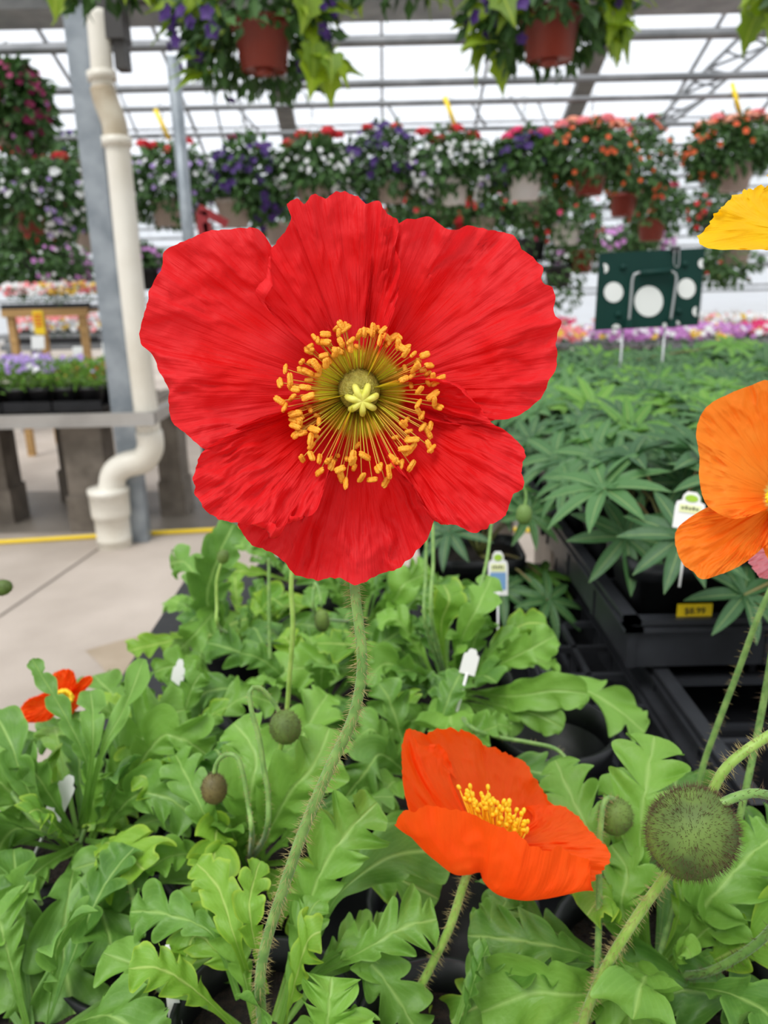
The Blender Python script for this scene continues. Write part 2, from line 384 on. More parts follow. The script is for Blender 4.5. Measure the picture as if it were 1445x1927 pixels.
# lattice truss on the right
def bar(b, a, c, r): b.tube([a, c], r, 6)
b = MB(); TY = 8.6
ta = [(1445, 22), (1400, 62), (1330, 130), (1280, 180), (1235, 232), (1200, 268)]
tb = [(1500, 30), (1445, 85), (1375, 140), (1325, 185), (1270, 226), (1225, 262)]
A = [PY(*q, TY) for q in ta]; B = [PY(*q, TY) for q in tb]
b.tube(A, .024, 6); b.tube(B, .024, 6)
for i in range(len(A) - 1):
    bar(b, A[i], B[i], .014); bar(b, B[i], A[i + 1], .014); mid = (A[i] + A[i + 1]) / 2; bar(b, mid, B[i + 1] * .5 + B[i] * .5, .012)
struct(b, 'trim_%d' % n_, M_RAIL, True); n_ += 1
b = MB()
for q in (((215, 150), (272, 285)), ((395, 150), (428, 300)), ((425, 178), (500, 262)), ((445, 172), (470, 265)), ((1075, 330), (1110, 352)), ((728, 195), (770, 262)), ((100, 235), (160, 275)), ((885, 190), (915, 240)), ((960, 180), (1008, 262)), ((1012, 190), (1060, 310))):
    bar(b, PY(*q[0], 8.9), PY(*q[1], 8.9), .014)
struct(b, 'trim_%d' % n_, M_RAIL, True); n_ += 1

# posts
def vpost(px0, py0, Y, z0, z1, w, name, label, group=None):
    p = PY(px0, py0, Y); b = MB()
    # folded steel channel: web and two flanges
    b.box((p.x, Y, (z0 + z1) / 2), (w, .008, z1 - z0)); b.box((p.x - w / 2 + .004, Y + .03, (z0 + z1) / 2), (.008, .06, z1 - z0)); b.box((p.x + w / 2 - .004, Y + .03, (z0 + z1) / 2), (.008, .06, z1 - z0))
    b.box((p.x - w * .35, Y + .06, (z0 + z1) / 2), (w * .3, .008, z1 - z0)); b.box((p.x + w * .35, Y + .06, (z0 + z1) / 2), (w * .3, .008, z1 - z0))
    o = b.make(name, M_STEEL, None, False); single(o, label, 'post', group); return o
YB = 3.722
vpost(205, 560, YB + .05, 0, GZ + .02, .108, 'steel_post', 'wide galvanised steel channel post standing left of the white drainpipe')
p = PY(342, 300, 4.9); b = MB(); b.tube([(p.x, 4.9, 0), (p.x, 4.9, 2.5)], .037, 14)
single(b.make('steel_post', M_STEEL), 'slender round grey steel post right of the white drainpipe', 'post')
b = MB(); q = PY(215, 40, YB); b.box((q.x - .01, YB + .03, q.z + .03), (.1, .12, .2)); b.box((q.x + .01, YB + .03, q.z - .12), (.05, .08, .12)); b.box((q.x + .25, YB + .03, q.z + .1), (.5, .06, .05))
single(b.make('bracket', mat('dark_bracket', srgb(58, 56, 54), .6), None, False), 'dark metal bracket under the gutter at the top of the drainpipe', 'bracket')

# drainpipe
Yp = YB
dp = thing('drainpipe', 'white plastic drainpipe bending into a coupling at the floor by the steel post', 'pipe', PY(215, 1000, Yp))
ctr = [PY(183, 20, Yp), PY(188, 80, Yp), PY(192, 130, Yp), PY(193, 170, Yp)]
b = MB(); b.tube(catmull(ctr, 12), .047, 20); b.make('upper_pipe', M_PVC, dp)
b = MB(); ctr = [PY(193, 165, Yp), PY(200, 192, Yp), PY(210, 218, Yp), PY(216, 238, Yp), PY(219, 268, Yp)]
b.tube(catmull(ctr, 16), .054, 20); b.make('offset_bend', M_PVCOLD, dp)
b = MB(); a_, c_ = PY(190, 135, Yp), PY(193, 152, Yp); b.tube([a_, c_], .062, 20)
b.make('collar', M_PVC, dp)
b = MB(); a_, c_ = PY(219, 258, Yp), PY(221, 276, Yp); b.tube([a_, c_], .066, 20); b.make('collar', M_PVC, dp)
b = MB(); ctr = [PY(220, 262, Yp), PY(248, 540, Yp), PY(277, 790, Yp), PY(281, 818, Yp)]
b.tube(catmull(ctr, 20), [.0535 + .004 * i / 19 for i in range(20)], 24); b.make('long_pipe', M_PVC, dp)
b = MB(); ctr = [PY(280, 812, Yp), PY(283, 842, Yp), PY(268, 866, Yp), PY(236, 875, Yp), PY(215, 892, Yp), PY(210, 925, Yp)]
b.tube(catmull(ctr, 24), .064, 24); b.make('bend', M_PVC, dp)
b = MB(); base = PY(214, 1003, Yp); top = PY(209, 918, Yp); H = top.z - 0
b.lathe((base.x, base.y, 0), [(.08, -.01), (.084, .0), (.084, .03), (.086, .032), (.086, .05), (.084, .052), (.085, H * .5), (.093, H * .52), (.095, H * .6), (.097, H - .03), (.1, H - .028), (.1, H), (.06, H + .004), (.04, H + .01)], 28); b.make('coupling', M_PVC, dp)

# floor marks: saw-cut joints, damp patches
def ribbon(pts, w, z, name, m, label=None):
    b = MB(); L_, R_ = [], []
    for i, p in enumerate(pts):
        p = Vector(p); t = Vector(pts[min(i + 1, len(pts) - 1)]) - Vector(pts[max(i - 1, 0)]); t.normalize(); n = Vector((-t.y, t.x, 0))
        L_.append(Vector((p.x, p.y, z)) + n * w / 2); R_.append(Vector((p.x, p.y, z)) - n * w / 2)
    b.grid([L_, R_]); return struct(b, name, m)
ribbon([PZ(-60, 1188, 0), PZ(0, 1160, 0), PZ(190, 1030, 0), PZ(260, 985, 0)], .014, .002, 'floor_joint', M_JOINT)
ribbon([PZ(-60, 1560, 0), PZ(60, 1548, 0), PZ(300, 1520, 0)], .012, .002, 'floor_joint_near', M_JOINT)
b = MB(); pts = [(-500, 925), (600, 925), (1100, 925), (1100, 990), (600, 990), (420, 992), (180, 1002), (-500, 1010)]
for q in pts: v = PZ(*q, 0); b.vert((v.x, v.y, .0015))
b.face(range(len(pts))); struct(b, 'floor_damp_strip', M_CONCWET)
b = MB(); pts = [PZ(x, y, 0) for x, y in ((160, 1225), (230, 1205), (330, 1185), (420, 1180), (430, 1380), (250, 1420), (180, 1330), (200, 1270))]
cc = catmull(pts + [pts[0]], 40)
for q in cc[:-1]: b.vert((q.x, q.y, .0015))
b.face(range(39)); struct(b, 'floor_stain', mat('stained_concrete', srgb(150, 134, 112), .75, col2=srgb(166, 150, 130), noise_scale=6))

# yellow hose
b = MB(); pts = [PZ(x, y, .012) for x, y in ((-200, 1030), (0, 1020), (120, 1013), (250, 1005), (420, 996), (600, 985), (800, 988), (960, 996), (1060, 998), (1200, 990))]
b.tube(catmull(pts, 70), .0115, 10); single(b.make('hose', M_YEL), 'bright yellow hose lying across the concrete floor', 'hose')

# ------------------------------------------------------------------ foliage bits
rnd = random.Random(7)
def quickleaf(b, p, d, n, L, w, v, mi=0):
    """small folded leaf: 2x3 verts + tip"""
    d = d.normalized(); s = d.cross(n)
    if s.length < 1e-4: s = d.orthogonal()
    s.normalize(); n = s.cross(d)
    i0 = b.vert(p, (0, .5, v))
    a = b.vert(p + d * L * .45 + s * w * .5 + n * w * .15, (.45, 1, v)); m_ = b.vert(p + d * L * .5 - n * w * .05, (.5, .5, v)); c = b.vert(p + d * L * .45 - s * w * .5 + n * w * .15, (.45, 0, v))
    t = b.vert(p + d * L - n * L * .12, (1, .5, v))
    b.face((i0, m_, a), mi); b.face((i0, c, m_), mi); b.face((a, m_, t), mi); b.face((m_, c, t), mi)
def rdir(r): 
    z = r.uniform(-1, 1); t = r.uniform(0, 2 * PI); q = math.sqrt(1 - z * z); return Vector((q * math.cos(t), q * math.sin(t), z))
def blossom(b, p, n, r, lobes=5, cup=.3, mi=0):
    n = n.normalized(); a = n.orthogonal().normalized(); c = n.cross(a); i0 = b.vert(p - n * r * cup)
    ring = []
    for k in range(lobes * 2):
        t = PI * k / lobes; rr = r * (1.0 if k % 2 == 0 else .72)
        ring.append(b.vert(p + (a * math.cos(t) + c * math.sin(t)) * rr + n * (r * .05 if k % 2 else -r * .04)))
    for k in range(lobes * 2): b.face((i0, ring[k], ring[(k + 1) % (lobes * 2)]), mi)
def head(b, p, r, n, rn, size=.4):
    for i in range(n):
        d = rdir(rn); d.z = abs(d.z) * .8 + .05; blossom(b, p + Vector((d.x * r, d.y * r, d.z * r * .75)), d, r * size, 5, .2)

def basket(cx, cy, wpx, hpx, Y, potc, potpx, label, flowers, seed=0, hook=True, tag=False, trail=.35, vine=0, group='hanging flower baskets under the roof', nleaf=None, potw=None, detail=1, railz=None, leafmat_=None):
    """flowers: list of (kind, colour, count, size). kinds head (ball clusters on top), dot (small spread), trump (petunias)"""
    r = random.Random(seed * 13 + 5)
    c = PY(cx, cy, Y); sc_ = dep(c) / F; Rw = wpx / 2 * sc_; Rh = hpx / 2 * sc_
    t = thing('hanging_basket', label, 'hanging basket', c, group)
    pot = PY(potpx[0], potpx[1], Y); pr = (potw or 66) / 2 * sc_; ph = pr * 1.5
    m = {'terra': M_TERRA, 'taupe': M_TAUPE, 'white': M_WHITE, 'black': M_BLACK}[potc]
    b = MB(); b.lathe((pot.x, Y, pot.z - ph * .5), [(.001, .004), (pr * .74, .004), (pr * .74, -.0), (pr * .76, 0), (pr * .95, ph * .82), (pr * 1.04, ph * .82), (pr * 1.05, ph), (pr * .96, ph), (pr * .9, ph * .7)], 28, cap0=False)
    b.make('pot', m, t)
    b = MB()
    if detail > 1:
        b.lathe((pot.x, Y, pot.z - ph * .5 - .012), [(.001, 0), (pr * .3, 0), (pr * .3, .014)], 14); b.make('drip_plug', m, t)
    ztop = (railz or RAILZ)
    if hook:
        b = MB(); topc = Vector((c.x, Y, min(ztop - .03, c.z + Rh + .42)))
        for k in range(3):
            a = 2 * PI * k / 3 + .4; b.tube([(pot.x + pr * math.cos(a), Y + pr * math.sin(a), pot.z + ph * .45), topc], .0025, 5)
        b.tube([topc, (c.x, Y, ztop - .035), (c.x + .02, Y, ztop + .02), (c.x, Y, ztop + .045), (c.x - .025, Y, ztop + .02)], .004, 6)
        b.make('hanger', M_WIRE, t)
    if tag:
        b = MB(); q = Vector((c.x, Y - .03, c.z + Rh + .12)); b.box(q, (.03, .004, .22), 0, Matrix.Rotation(R(-22), 3, 'Y')); b.make('tag', M_YEL, t)
    b = MB(); N = nleaf or int(420 * detail)
    for i in range(N):
        d = rdir(r); q = r.uniform(.3, 1.0) ** .6
        q *= 1 + .22 * noise.noise(d * 2.2 + Vector((seed, 0, 0)))
        p = Vector((d.x * Rw * q, d.y * Rw * .85 * q, d.z * Rh * q))
        if math.hypot(p.x + c.x - pot.x, p.y) < pr * 1.25 and p.z + c.z < pot.z + ph * .6 or (detail > 2 and p.y < 0 and abs(p.x + c.x - pot.x) < pr * 1.1 and p.z + c.z < pot.z + ph * .12): 
            if p.y < 0 or r.random() < .5: continue
        L = r.uniform(.045, .085) * (1.15 if detail == 1 else .9)
        quickleaf(b, c + p, (d + Vector((0, 0, -.5)) + rdir(r) * .7), d + rdir(r) * .5 + Vector((0, -.2, .4)), L, L * .55, r.random())
    b.make('foliage', leafmat_ or M_BGREEN, t)
    if vine:
        for i in range(vine):
            a = r.uniform(0, 2 * PI); side = 1 if math.cos(a) > 0 else -1
            if abs(math.cos(a)) < .35: a += .8
            st = c + Vector((math.cos(a) * Rw * r.uniform(.55, .95), math.sin(a) * Rw * .75, r.uniform(-.75, .55) * Rh))
            if abs(st.x - pot.x) < pr * 1.25 and st.z < pot.z + ph * .9: st.x = pot.x + side * pr * r.uniform(1.5, 2.4)
            b = MB(); d = Vector((math.cos(a) * .8, math.sin(a) * .5, -.45)) + rdir(r) * .55; L = r.uniform(.08, .145)
            nrm = Vector((math.cos(a) * .35, -.7, .6)) + rdir(r) * .4
            vineleaf(b, st, d, nrm, L, L * .85, r.random()); b.make('vine_leaf', M_VINE, t)
    for kind, colr, cnt, size in flowers:
        if kind == 'head':
            for i in range(cnt):
                b = MB(); a = r.uniform(0, 2 * PI); q = r.uniform(.1, .8)
                p = c + Vector(((i + .5) / cnt * 1.5 * Rw - .75 * Rw + r.uniform(-.1, .1) * Rw, -abs(math.sin(a)) * Rw * .5 * q, Rh * r.uniform(.72, 1.02)))
                head(b, p, size * 1.2, 40, r, .36); b.make('flower_head', FLOW[colr], t)
        else:
            b = MB()
            for i in range(cnt):
                d = rdir(r)
                if kind == 'dot' and d.z > .5: d.z *= -.6; d.normalize()
                if d.y > .35: d.y *= -1
                q = r.uniform(1.03, 1.14)
                p = c + Vector((d.x * Rw * q, d.y * Rw * .87 * q, d.z * Rh * q))
                if abs(p.x - pot.x) < pr * 1.2 and p.z < pot.z + ph * .7: continue
                blossom(b, p, d + Vector((0, -.5, .2)) + rdir(r) * .3, size * r.uniform(.75, 1.15), 5, .35)
            o = b.make('blossoms', FLOW[colr], t); o['kind'] = 'stuff'
            if len(flowers) > 1: o['label'] = colr + ' blossoms'
    return t

def vineleaf(b, p, d, nrm, L, w, v):
    """heart / maple shaped sweet potato vine leaf"""
    d = d.normalized(); s = d.cross(nrm).normalized(); n = s.cross(d)
    out = [(0, 0), (-.12, .28), (.05, .5), (.22, .36), (.42, .44), (.55, .22), (.8, .1), (1, 0)]
    rows, ts = [], []
    for k in range(15):
        tt = k / 14; 
        rows.append([]); ts.append([])
    for sgn in (1, -1):
        base = b.vert(p, (0, .5, v)); mids = []; eds = []
        for i, (a, q) in enumerate(out):
            mids.append(b.vert(p + d * max(a, 0) * L - n * (max(a, 0) ** 2) * L * .25, (max(a, 0), .5, v)))
            eds.append(b.vert(p + d * a * L + s * sgn * q * w * 1.05 + n * (q * .22 - (max(a, 0) ** 2) * .3) * L, (max(a, 0), .5 + .5 * sgn * min(1, q * 2), v)))
        for i in range(len(out) - 1):
            f = (mids[i], eds[i], eds[i + 1], mids[i + 1])
            b.face(f if sgn > 0 else f[::-1])

# ------------------------------------------------------------------ hanging baskets
rY = railY
Bk = [
 # cx, cy, w, h, Y, pot, potpx, label, flowers, tag
 (70, 368, 190, 165, rY[1], 'terra', (62, 415), 'basket of red geraniums and white and lavender trailing flowers at the far left', [('head', 'red', 4, .045), ('dot', 'white', 130, .02), ('dot', 'lavender', 50, .02)], False),
 (318, 352, 150, 150, rY[2], 'taupe', (318, 400), 'basket with white and lilac flowers behind the slender grey post', [('head', 'red', 4, .045), ('dot', 'lavender', 80, .022), ('dot', 'white', 50, .02)], True),
 (468, 345, 140, 150, rY[2], 'taupe', (440, 402), 'dark purple petunia basket in a taupe pot above the left red petals', [('trump', 'purple', 80, .035), ('head', 'plum', 2, .035)], False),
 (592, 325, 150, 130, rY[2], 'taupe', (590, 370), 'basket with red geraniums over white alyssum above the big red poppy', [('head', 'red', 5, .045), ('dot', 'white', 150, .02)], False),
 (722, 315, 120, 120, rY[2], 'taupe', (735, 362), 'purple petunia basket in a taupe pot above the poppy top petal', [('trump', 'purple', 50, .035), ('head', 'red', 2, .035)], False),
 (846, 318, 165, 130, rY[2], 'white', (850, 360), 'red geranium and white alyssum basket in a wide white pot', [('head', 'red', 4, .05), ('dot', 'white', 150, .02), ('dot', 'lavender', 20, .02)], True),
 (984, 308, 130, 105, rY[2], 'white', (987, 350), 'basket with magenta geraniums and purple petunias in a white pot', [('head', 'magenta', 4, .05), ('trump', 'purple', 30, .032)], False),
 (1110, 300, 165, 130, rY[2], 'terra', (1108, 342), 'pink geranium and orange flower basket in a terracotta pot', [('head', 'pink', 6, .045), ('trump', 'orange', 50, .022), ('head', 'peach', 3, .045)], False),
 (1200, 315, 120, 135, rY[3], 'terra', (1172, 386), 'basket of orange and red flowers in a small terracotta pot behind the pink one', [('trump', 'orange', 45, .025), ('head', 'magenta', 2, .045)], False),
 (1372, 285, 165, 115, rY[2], 'taupe', (1382, 335), 'peach and orange geranium basket in a taupe pot above the yellow poppy', [('head', 'peach', 8, .045), ('trump', 'orange', 40, .026), ('head', 'pink', 3, .045)], True),
 (30, 205, 125, 150, rY[0], 'taupe', (-10, 245), 'trailing basket of plum coloured petunias cut by the left picture edge', [('trump', 'plum', 90, .026), ('dot', 'lilac', 30, .018)], False),
 (50, 438, 130, 60, rY[3], 'taupe', (20, 440), 'basket of bright red trailing flowers under the white and lavender one at left', [('trump', 'red', 70, .035)], False),
 (60, 495, 190, 110, rY[3], 'black', (58, 482), 'basket in a black pot with trailing green leaves at left', [('dot', 'lilac', 60, .025), ('dot', 'white', 60, .022)], False),
 (160, 300, 150, 90, rY[4], 'taupe', (175, 330), 'small basket of dark purple flowers half hidden by the wide steel post', [('trump', 'purple', 45, .03)], False),
 (815, 398, 150, 60, rY[4], 'taupe', (820, 405), 'low basket of dark red flowers just above the right red petal', [('trump', 'red', 70, .035)], False),
 (905, 408, 90, 70, rY[4], 'taupe', (905, 430), 'small green basket with a pink geranium head above the right red petal', [('head', 'magenta', 2, .05), ('dot', 'purple', 20, .02)], False),
 (1000, 388, 110, 60, rY[4], 'taupe', (1003, 392), 'taupe pot basket with small red flowers below the white pot basket', [('trump', 'red', 26, .03)], False),
 (1070, 415, 110, 90, rY[4], 'white', (1065, 440), 'green basket in a white pot with red blossoms left of the green board', [('trump', 'red', 20, .03), ('trump', 'magenta', 6, .04)], False),
 (1235, 395, 95, 75, rY[4], 'terra', (1226, 432), 'terracotta basket with pink geraniums directly above the green board', [('head', 'magenta', 3, .05), ('trump', 'red', 10, .03)], False),
 (1345, 395, 90, 80, rY[5], 'black', (1345, 420), 'dark leafy basket with red blossoms behind the yellow poppy petal', [('trump', 'red', 26, .035)], False),
 (525, 420, 80, 60, rY[5], 'taupe', (525, 440), 'small green basket with a pink bloom left of the poppy top petal', [('head', 'magenta', 2, .05), ('dot', 'white', 20, .02)], False),
 (1000, 455, 80, 80, rY[5], 'black', (1000, 470), 'small black pot basket with white flowers right of the red poppy', [('dot', 'white', 90, .03)], False),
 (1090, 475, 90, 60, rY[5], 'terra', (1090, 492), 'lilac and white basket touching the left edge of the green board', [('trump', 'lilac', 50, .035), ('dot', 'white', 30, .03)], False),
 (1190, 452, 130, 40, rY[6], 'black', (1190, 462), 'lilac flower basket showing just over the top of the green board', [('trump', 'lilac', 60, .04), ('dot', 'white', 40, .03)], False),
 (130, 505, 70, 55, rY[4], 'black', (130, 525), 'dense lilac flower basket beside the wide steel post', [('trump', 'lilac', 90, .03)], False),
 (275, 500, 60, 60, rY[4], 'black', (275, 525), 'lilac flower basket showing between the drainpipe and the red poppy', [('trump', 'lilac', 60, .03)], False),
 (150, 430, 80, 80, rY[5], 'taupe', (165, 455), 'basket with pink blooms just left of the wide steel post', [('head', 'magenta', 3, .05), ('dot', 'white', 30, .025)], False),
 (1050, 530, 90, 110, rY[5], 'black', (1050, 520), 'trailing green basket hanging beside the right red petal edge', [('dot', 'white', 16, .02)], False),
 (1370, 500, 100, 60, rY[4], 'taupe', (1385, 478), 'trailing green basket hanging right of the green board', [('dot', 'red', 16, .02)], False),
]
for i, q in enumerate(Bk):
    small = q[2] <= 120 or q[3] < 80
    basket(q[0], q[1], q[2] * (1.1 if small else 1), q[3] * (1.2 if small else 1), q[4], q[5], q[6], q[7], q[8], seed=i + 1, tag=q[9], nleaf=1500 if q[2] > 120 else 1100, potw=54 if small else 66)
NY = 3.0
near = [(478, 40, 300, 250, 'terra', (495, 88), 'near basket with a terracotta pot, lime vine leaves and purple petunias, left of centre', 56),
        (1030, 8, 290, 210, 'terra', (1035, 70), 'near basket with a terracotta pot, lime vine leaves and purple petunias, right of centre', 46)]
for i, (cx, cy, w, h, pc, pp, lab, nv) in enumerate(near):
    basket(cx, cy, w, h, NY, pc, pp, lab, [('trump', 'purple', 90, .026)], seed=60 + i, vine=nv, potw=112, detail=2.2, railz=2.62, group='near baskets with lime vine leaves', nleaf=1100)
b = MB(); b.tube([(-3, NY, 2.62), (3, NY, 2.62)], .02, 10); struct(b, 'trim_%d' % n_, M_RAIL, True); n_ += 1
for k, (x, y, lab) in enumerate(((180, -70, 'lime leaf basket just cut by the top edge near the wide post'), (735, -75, 'lime leaf basket cut by the top edge between the two terracotta pots'), (1530, -20, 'lime leaf basket cut by the top right corner'))):
    basket(x, y, 180, 150, NY, 'terra', (x, y), lab, [('trump', 'purple', 10, .026)], seed=80 + k, vine=26, potw=80, detail=1, railz=2.62, group='near baskets with lime vine leaves', nleaf=200)

# ------------------------------------------------------------------ far benches with flower trays
def tray_plants(cx, y, z, w, d, h, label, cols, seed, gm=M_PHLOXG, n=500, fl=160, fs=.016, pots=True, name='flower_tray', group=None, cat='flower tray', cellw=.11):
    r = random.Random(seed); t = thing(name, label, cat, (cx, y, z), group)
    b = MB(); b.box((cx, y, z + .012), (w, d, .02)); b.box((cx, y - d / 2, z + .03), (w, .006, .05)); b.make('tray', M_BLACK, t, False)
    if pots:
        nx = max(1, int(w / cellw))
        for i in range(nx):
            b = MB(); px = cx - w / 2 + (i + .5) * w / nx; b.lathe((px, y - d * .3, z + .02), [(.001, 0), (cellw * .33, 0), (cellw * .44, .085), (cellw * .47, .085), (cellw * .47, .1), (cellw * .4, .1)], 16, square=5); b.make('pot', M_BLACK, t)
        for i in range(nx):
            b = MB(); px = cx - w / 2 + (i + .5) * w / nx; b.lathe((px, y + d * .22, z + .02), [(.001, 0), (cellw * .33, 0), (cellw * .44, .085), (cellw * .47, .085), (cellw * .47, .1), (cellw * .4, .1)], 16, square=5); b.make('pot', M_BLACK, t)
    z1 = z + (.1 if pots else .03)
    b = MB()
    for i in range(n):
        p = Vector((cx + r.uniform(-.52, .52) * w, y + r.uniform(-.55, .5) * d, z1 + r.random() ** .8 * h))
        quickleaf(b, p, rdir(r) * .8 + Vector((0, -.1, .6)), rdir(r) + Vector((0, -.6, .5)), r.uniform(.02, .045), .012, r.random())
    b.make('foliage', gm, t)
    for c_, share in cols:
        b = MB()
        for i in range(int(fl * share)):
            p = Vector((cx + r.uniform(-.52, .52) * w, y + r.uniform(-.58, .5) * d, z1 + h * r.uniform(.7, 1.25)))
            p += Vector((noise.noise(p * 9), 0, 0)) * .03
            blossom(b, p, Vector((0, -.6, .7)) + rdir(r) * .5, fs * r.uniform(.7, 1.2))
        o = b.make('blossoms', FLOW[c_], t); o['kind'] = 'stuff'
    return t

# left bench across the aisle
BY0 = 3.64; bz = PY(150, 790, BY0).z
t = thing('bench', 'long metal edged plant bench across the aisle behind the drainpipe', 'bench', (-1.6, BY0 + .6, 0))
xe = PY(292, 790, BY0).x
b = MB(); b.box((xe - 1.6, BY0, bz), (3.2, .03, .055)); b.box((xe - .015, BY0 + .6, bz), (.03, 1.2, .055)); b.box((xe - 1.6, BY0 - .004, bz - .028), (3.2, .045, .008)); b.make('edge_rail', mat('bench_rail', srgb(168, 164, 158), .45, .3, col2=srgb(150, 146, 140), noise_scale=5), t, False)
b = MB()
for i in range(24): b.box((xe - .1 - i * .13, BY0 + .70, bz - .02), (.1, .98, .012))
b.make('slatted_top', M_BLOCK, t, False)
for px0, px1, yy in ((132, 205, BY0 + .42), (303, 345, BY0 + .7), (-40, 18, BY0 + .6), (120, 190, BY0 + 1.05)):
    a_ = PY(px0, 850, yy).x; c_ = PY(px1, 850, yy).x
    b = MB(); xm = (a_ + c_) / 2; w_ = c_ - a_
    b.box((xm, yy, .10), (w_ * 1.15, .2, .2)); b.box((xm, yy, .3), (w_, .18, .2)); b.box((xm, yy, .2 + (bz - .05 - .4) / 2 + .2), (w_, .18, max(.02, bz - .05 - .4))); b.make('leg', M_BLOCK, t, False)
ph = [(-.06, 'lavender', .9), (.0, 'lavender', .5)]
x0 = PY(208, 780, BY0 + .3).x - .76
lab = ['tray of lavender phlox on the bench at the left picture edge', 'tray of lavender phlox on the bench left of the wide steel post', 'tray of mostly green phlox with few blooms on the bench beside the wide steel post']
for i in range(3):
    w = .24; tray_plants(x0 + .13 + i * .25, BY0 + .36, bz + .005, w, .30, .14, lab[i], [('lavender', (1.0, 1.0, .15)[i])] + ([('white', .06)] if i == 1 else []), 200 + i, n=750, fl=85, fs=.019, group='phlox trays on the far bench', cellw=.12)
for i in range(3):
    tray_plants(x0 + .13 + i * .25, BY0 + .85, bz + .005, .24, .34, .13, ['back tray of white flowers at the left picture edge on the far bench', 'back tray of coral and yellow flowers on the far bench', 'back tray of red flowers on the far bench beside the steel post'][i], [(('white', 'pink', 'red')[i], .8), (('pink', 'yellow', 'orange')[i], .5)], 210 + i, n=400, fl=120, fs=.02, cellw=.12, pots=False)
# small white cards
for i, (px, py, w) in enumerate(((72, 640, 26), (147, 660, 20), (198, 652, 12), (147, 650, 14))[:3]):
    p = PY(px, py + 8, BY0 + .62); b = MB(); b.box((p.x, p.y, p.z + .01), (w * .0027, .003, .07), 0, Matrix.Rotation(R(-12), 3, 'X')); b.box((p.x, p.y + .004, p.z - .12), (.006, .003, .24)); single(b.make('price_card', M_WHITE, None, False), ['white price card in the flowers near the left edge', 'white price card left of the wide steel post', 'small white card touching the wide steel post'][i], 'card')

# wooden stand behind with flats
WY = 6.0
t = thing('wooden_stand', 'pale wooden plant stand behind the phlox bench', 'plant stand', (PY(90, 600, WY).x, WY, 0))
a_ = PY(5, 590, WY); c_ = PY(165, 588, WY); 
b = MB(); b.box(((a_.x + c_.x) / 2, WY, a_.z), (c_.x - a_.x, .05, .055)); b.box(((a_.x + c_.x) / 2, WY + .3, a_.z), (c_.x - a_.x, .6, .02)); b.make('shelf', M_WOOD, t, False)
for x in (a_.x + .05, c_.x - .05):
    for y in (WY + .02, WY + .56):
        b = MB(); b.box((x, y, a_.z / 2), (.05, .05, a_.z)); b.make('leg', M_WOOD, t, False)
b = MB(); p = PY(73, 607, WY - .06)
b.box(p, (.078, .004, .17)); o = b.make('price_sign', M_YEL, None, False); single(o, 'yellow hanging price sign with orange bands on the wooden stand', 'sign')
o['_o'] = [0, 0, 0]
b = MB()
for dz in (.055, .03, .005, -.02): b.box(p + Vector((0, -.004, dz)), (.055, .003, .012))
b.make('printed_band', FLOW['orange'], o, False)
tray_plants((a_.x + c_.x) / 2 - .18, WY + .25, a_.z + .01, .34, .4, .14, 'tray of white and pink flowers on the left of the wooden stand', [('white', .8), ('pink', .4)], 221, M_BGREEN, 260, 120, .025, False)
tray_plants((a_.x + c_.x) / 2 + .16, WY + .25, a_.z + .01, .34, .4, .14, 'tray of yellow and coral flowers on the right of the wooden stand', [('yellow', .5), ('pink', .4), ('white', .3)], 222, M_BGREEN, 260, 120, .025, False)
# rows of distant tables
far = [(-2.9, 7.2, .8, 'white'), (-2.1, 7.2, .8, 'pink'), (-1.3, 7.4, .8, 'plum'), (-3.6, 8.8, .8, 'pink'), (-2.7, 8.8, .85, 'white'), (-1.7, 8.8, .85, 'plum'), (-.7, 8.4, .85, 'red'),
       (1.1, 5.4, .78, 'pink'), (1.65, 5.4, .78, 'lilac'), (2.2, 5.4, .78, 'lilac'), (2.75, 5.4, .78, 'magenta'), (3.3, 5.4, .78, 'pink'), (1.3, 6.6, .8, 'magenta'), (2.1, 6.6, .8, 'pink'), (2.9, 6.6, .8, 'white'), (3.7, 6.6, .8, 'lilac')]
for y, x0_, x1_, z in ((7.4, -3.4, -.8, .8), (8.8, -4.1, -.2, .82), (5.4, .8, 3.7, .76), (6.6, .9, 4.2, .78)):
    t = thing('bench', {7.4: 'far grey bench behind the wooden stand', 8.8: 'farthest grey bench at left in the background', 5.4: 'grey bench of pink flowers behind the lupines', 6.6: 'farther grey bench behind the pink flower bench'}[y], 'bench', ((x0_ + x1_) / 2, y, 0))
    b = MB(); b.box(((x0_ + x1_) / 2, y, z - .03), (x1_ - x0_, .7, .05)); b.make('tabletop', M_RAIL, t, False)
    for x in (x0_ + .1, x1_ - .1):
        for yy in (y - .3, y + .3):
            b = MB(); b.box((x, yy, (z - .05) / 2), (.06, .06, z - .05)); b.make('leg', M_RAIL, t, False)
side = {7.2: 'first', 7.4: 'first', 8.8: 'second', 8.4: 'second', 5.4: 'near', 6.6: 'farther'}
for i, (x, y, z, c) in enumerate(far):
    lr = 'left background' if x < 0 else 'right background'
    yy = 7.4 if y in (7.2, 7.4) else (8.8 if y in (8.4, 8.8) else y)
    z = {7.4: .8, 8.8: .82, 5.4: .76, 6.6: .78}[yy]
    pos = sorted([q[0] for q in far if (7.4 if q[1] in (7.2, 7.4) else (8.8 if q[1] in (8.4, 8.8) else q[1])) == yy]).index(x)
    ordn = ('leftmost', 'second from left', 'third from left', 'fourth from left', 'fifth from left')[pos]
    tray_plants(x, yy, z - .005, .49 if x > 0 else .74, .6, .12, '%s flower tray, %s on the %s bench in the %s' % (c, ordn, side[yy], lr), [(c, .9), ('white' if c != 'white' else 'pink', .25), ('yellow', .12)], 300 + i, M_BGREEN, 260, 170, .028, False, group='flower trays on the distant benches')
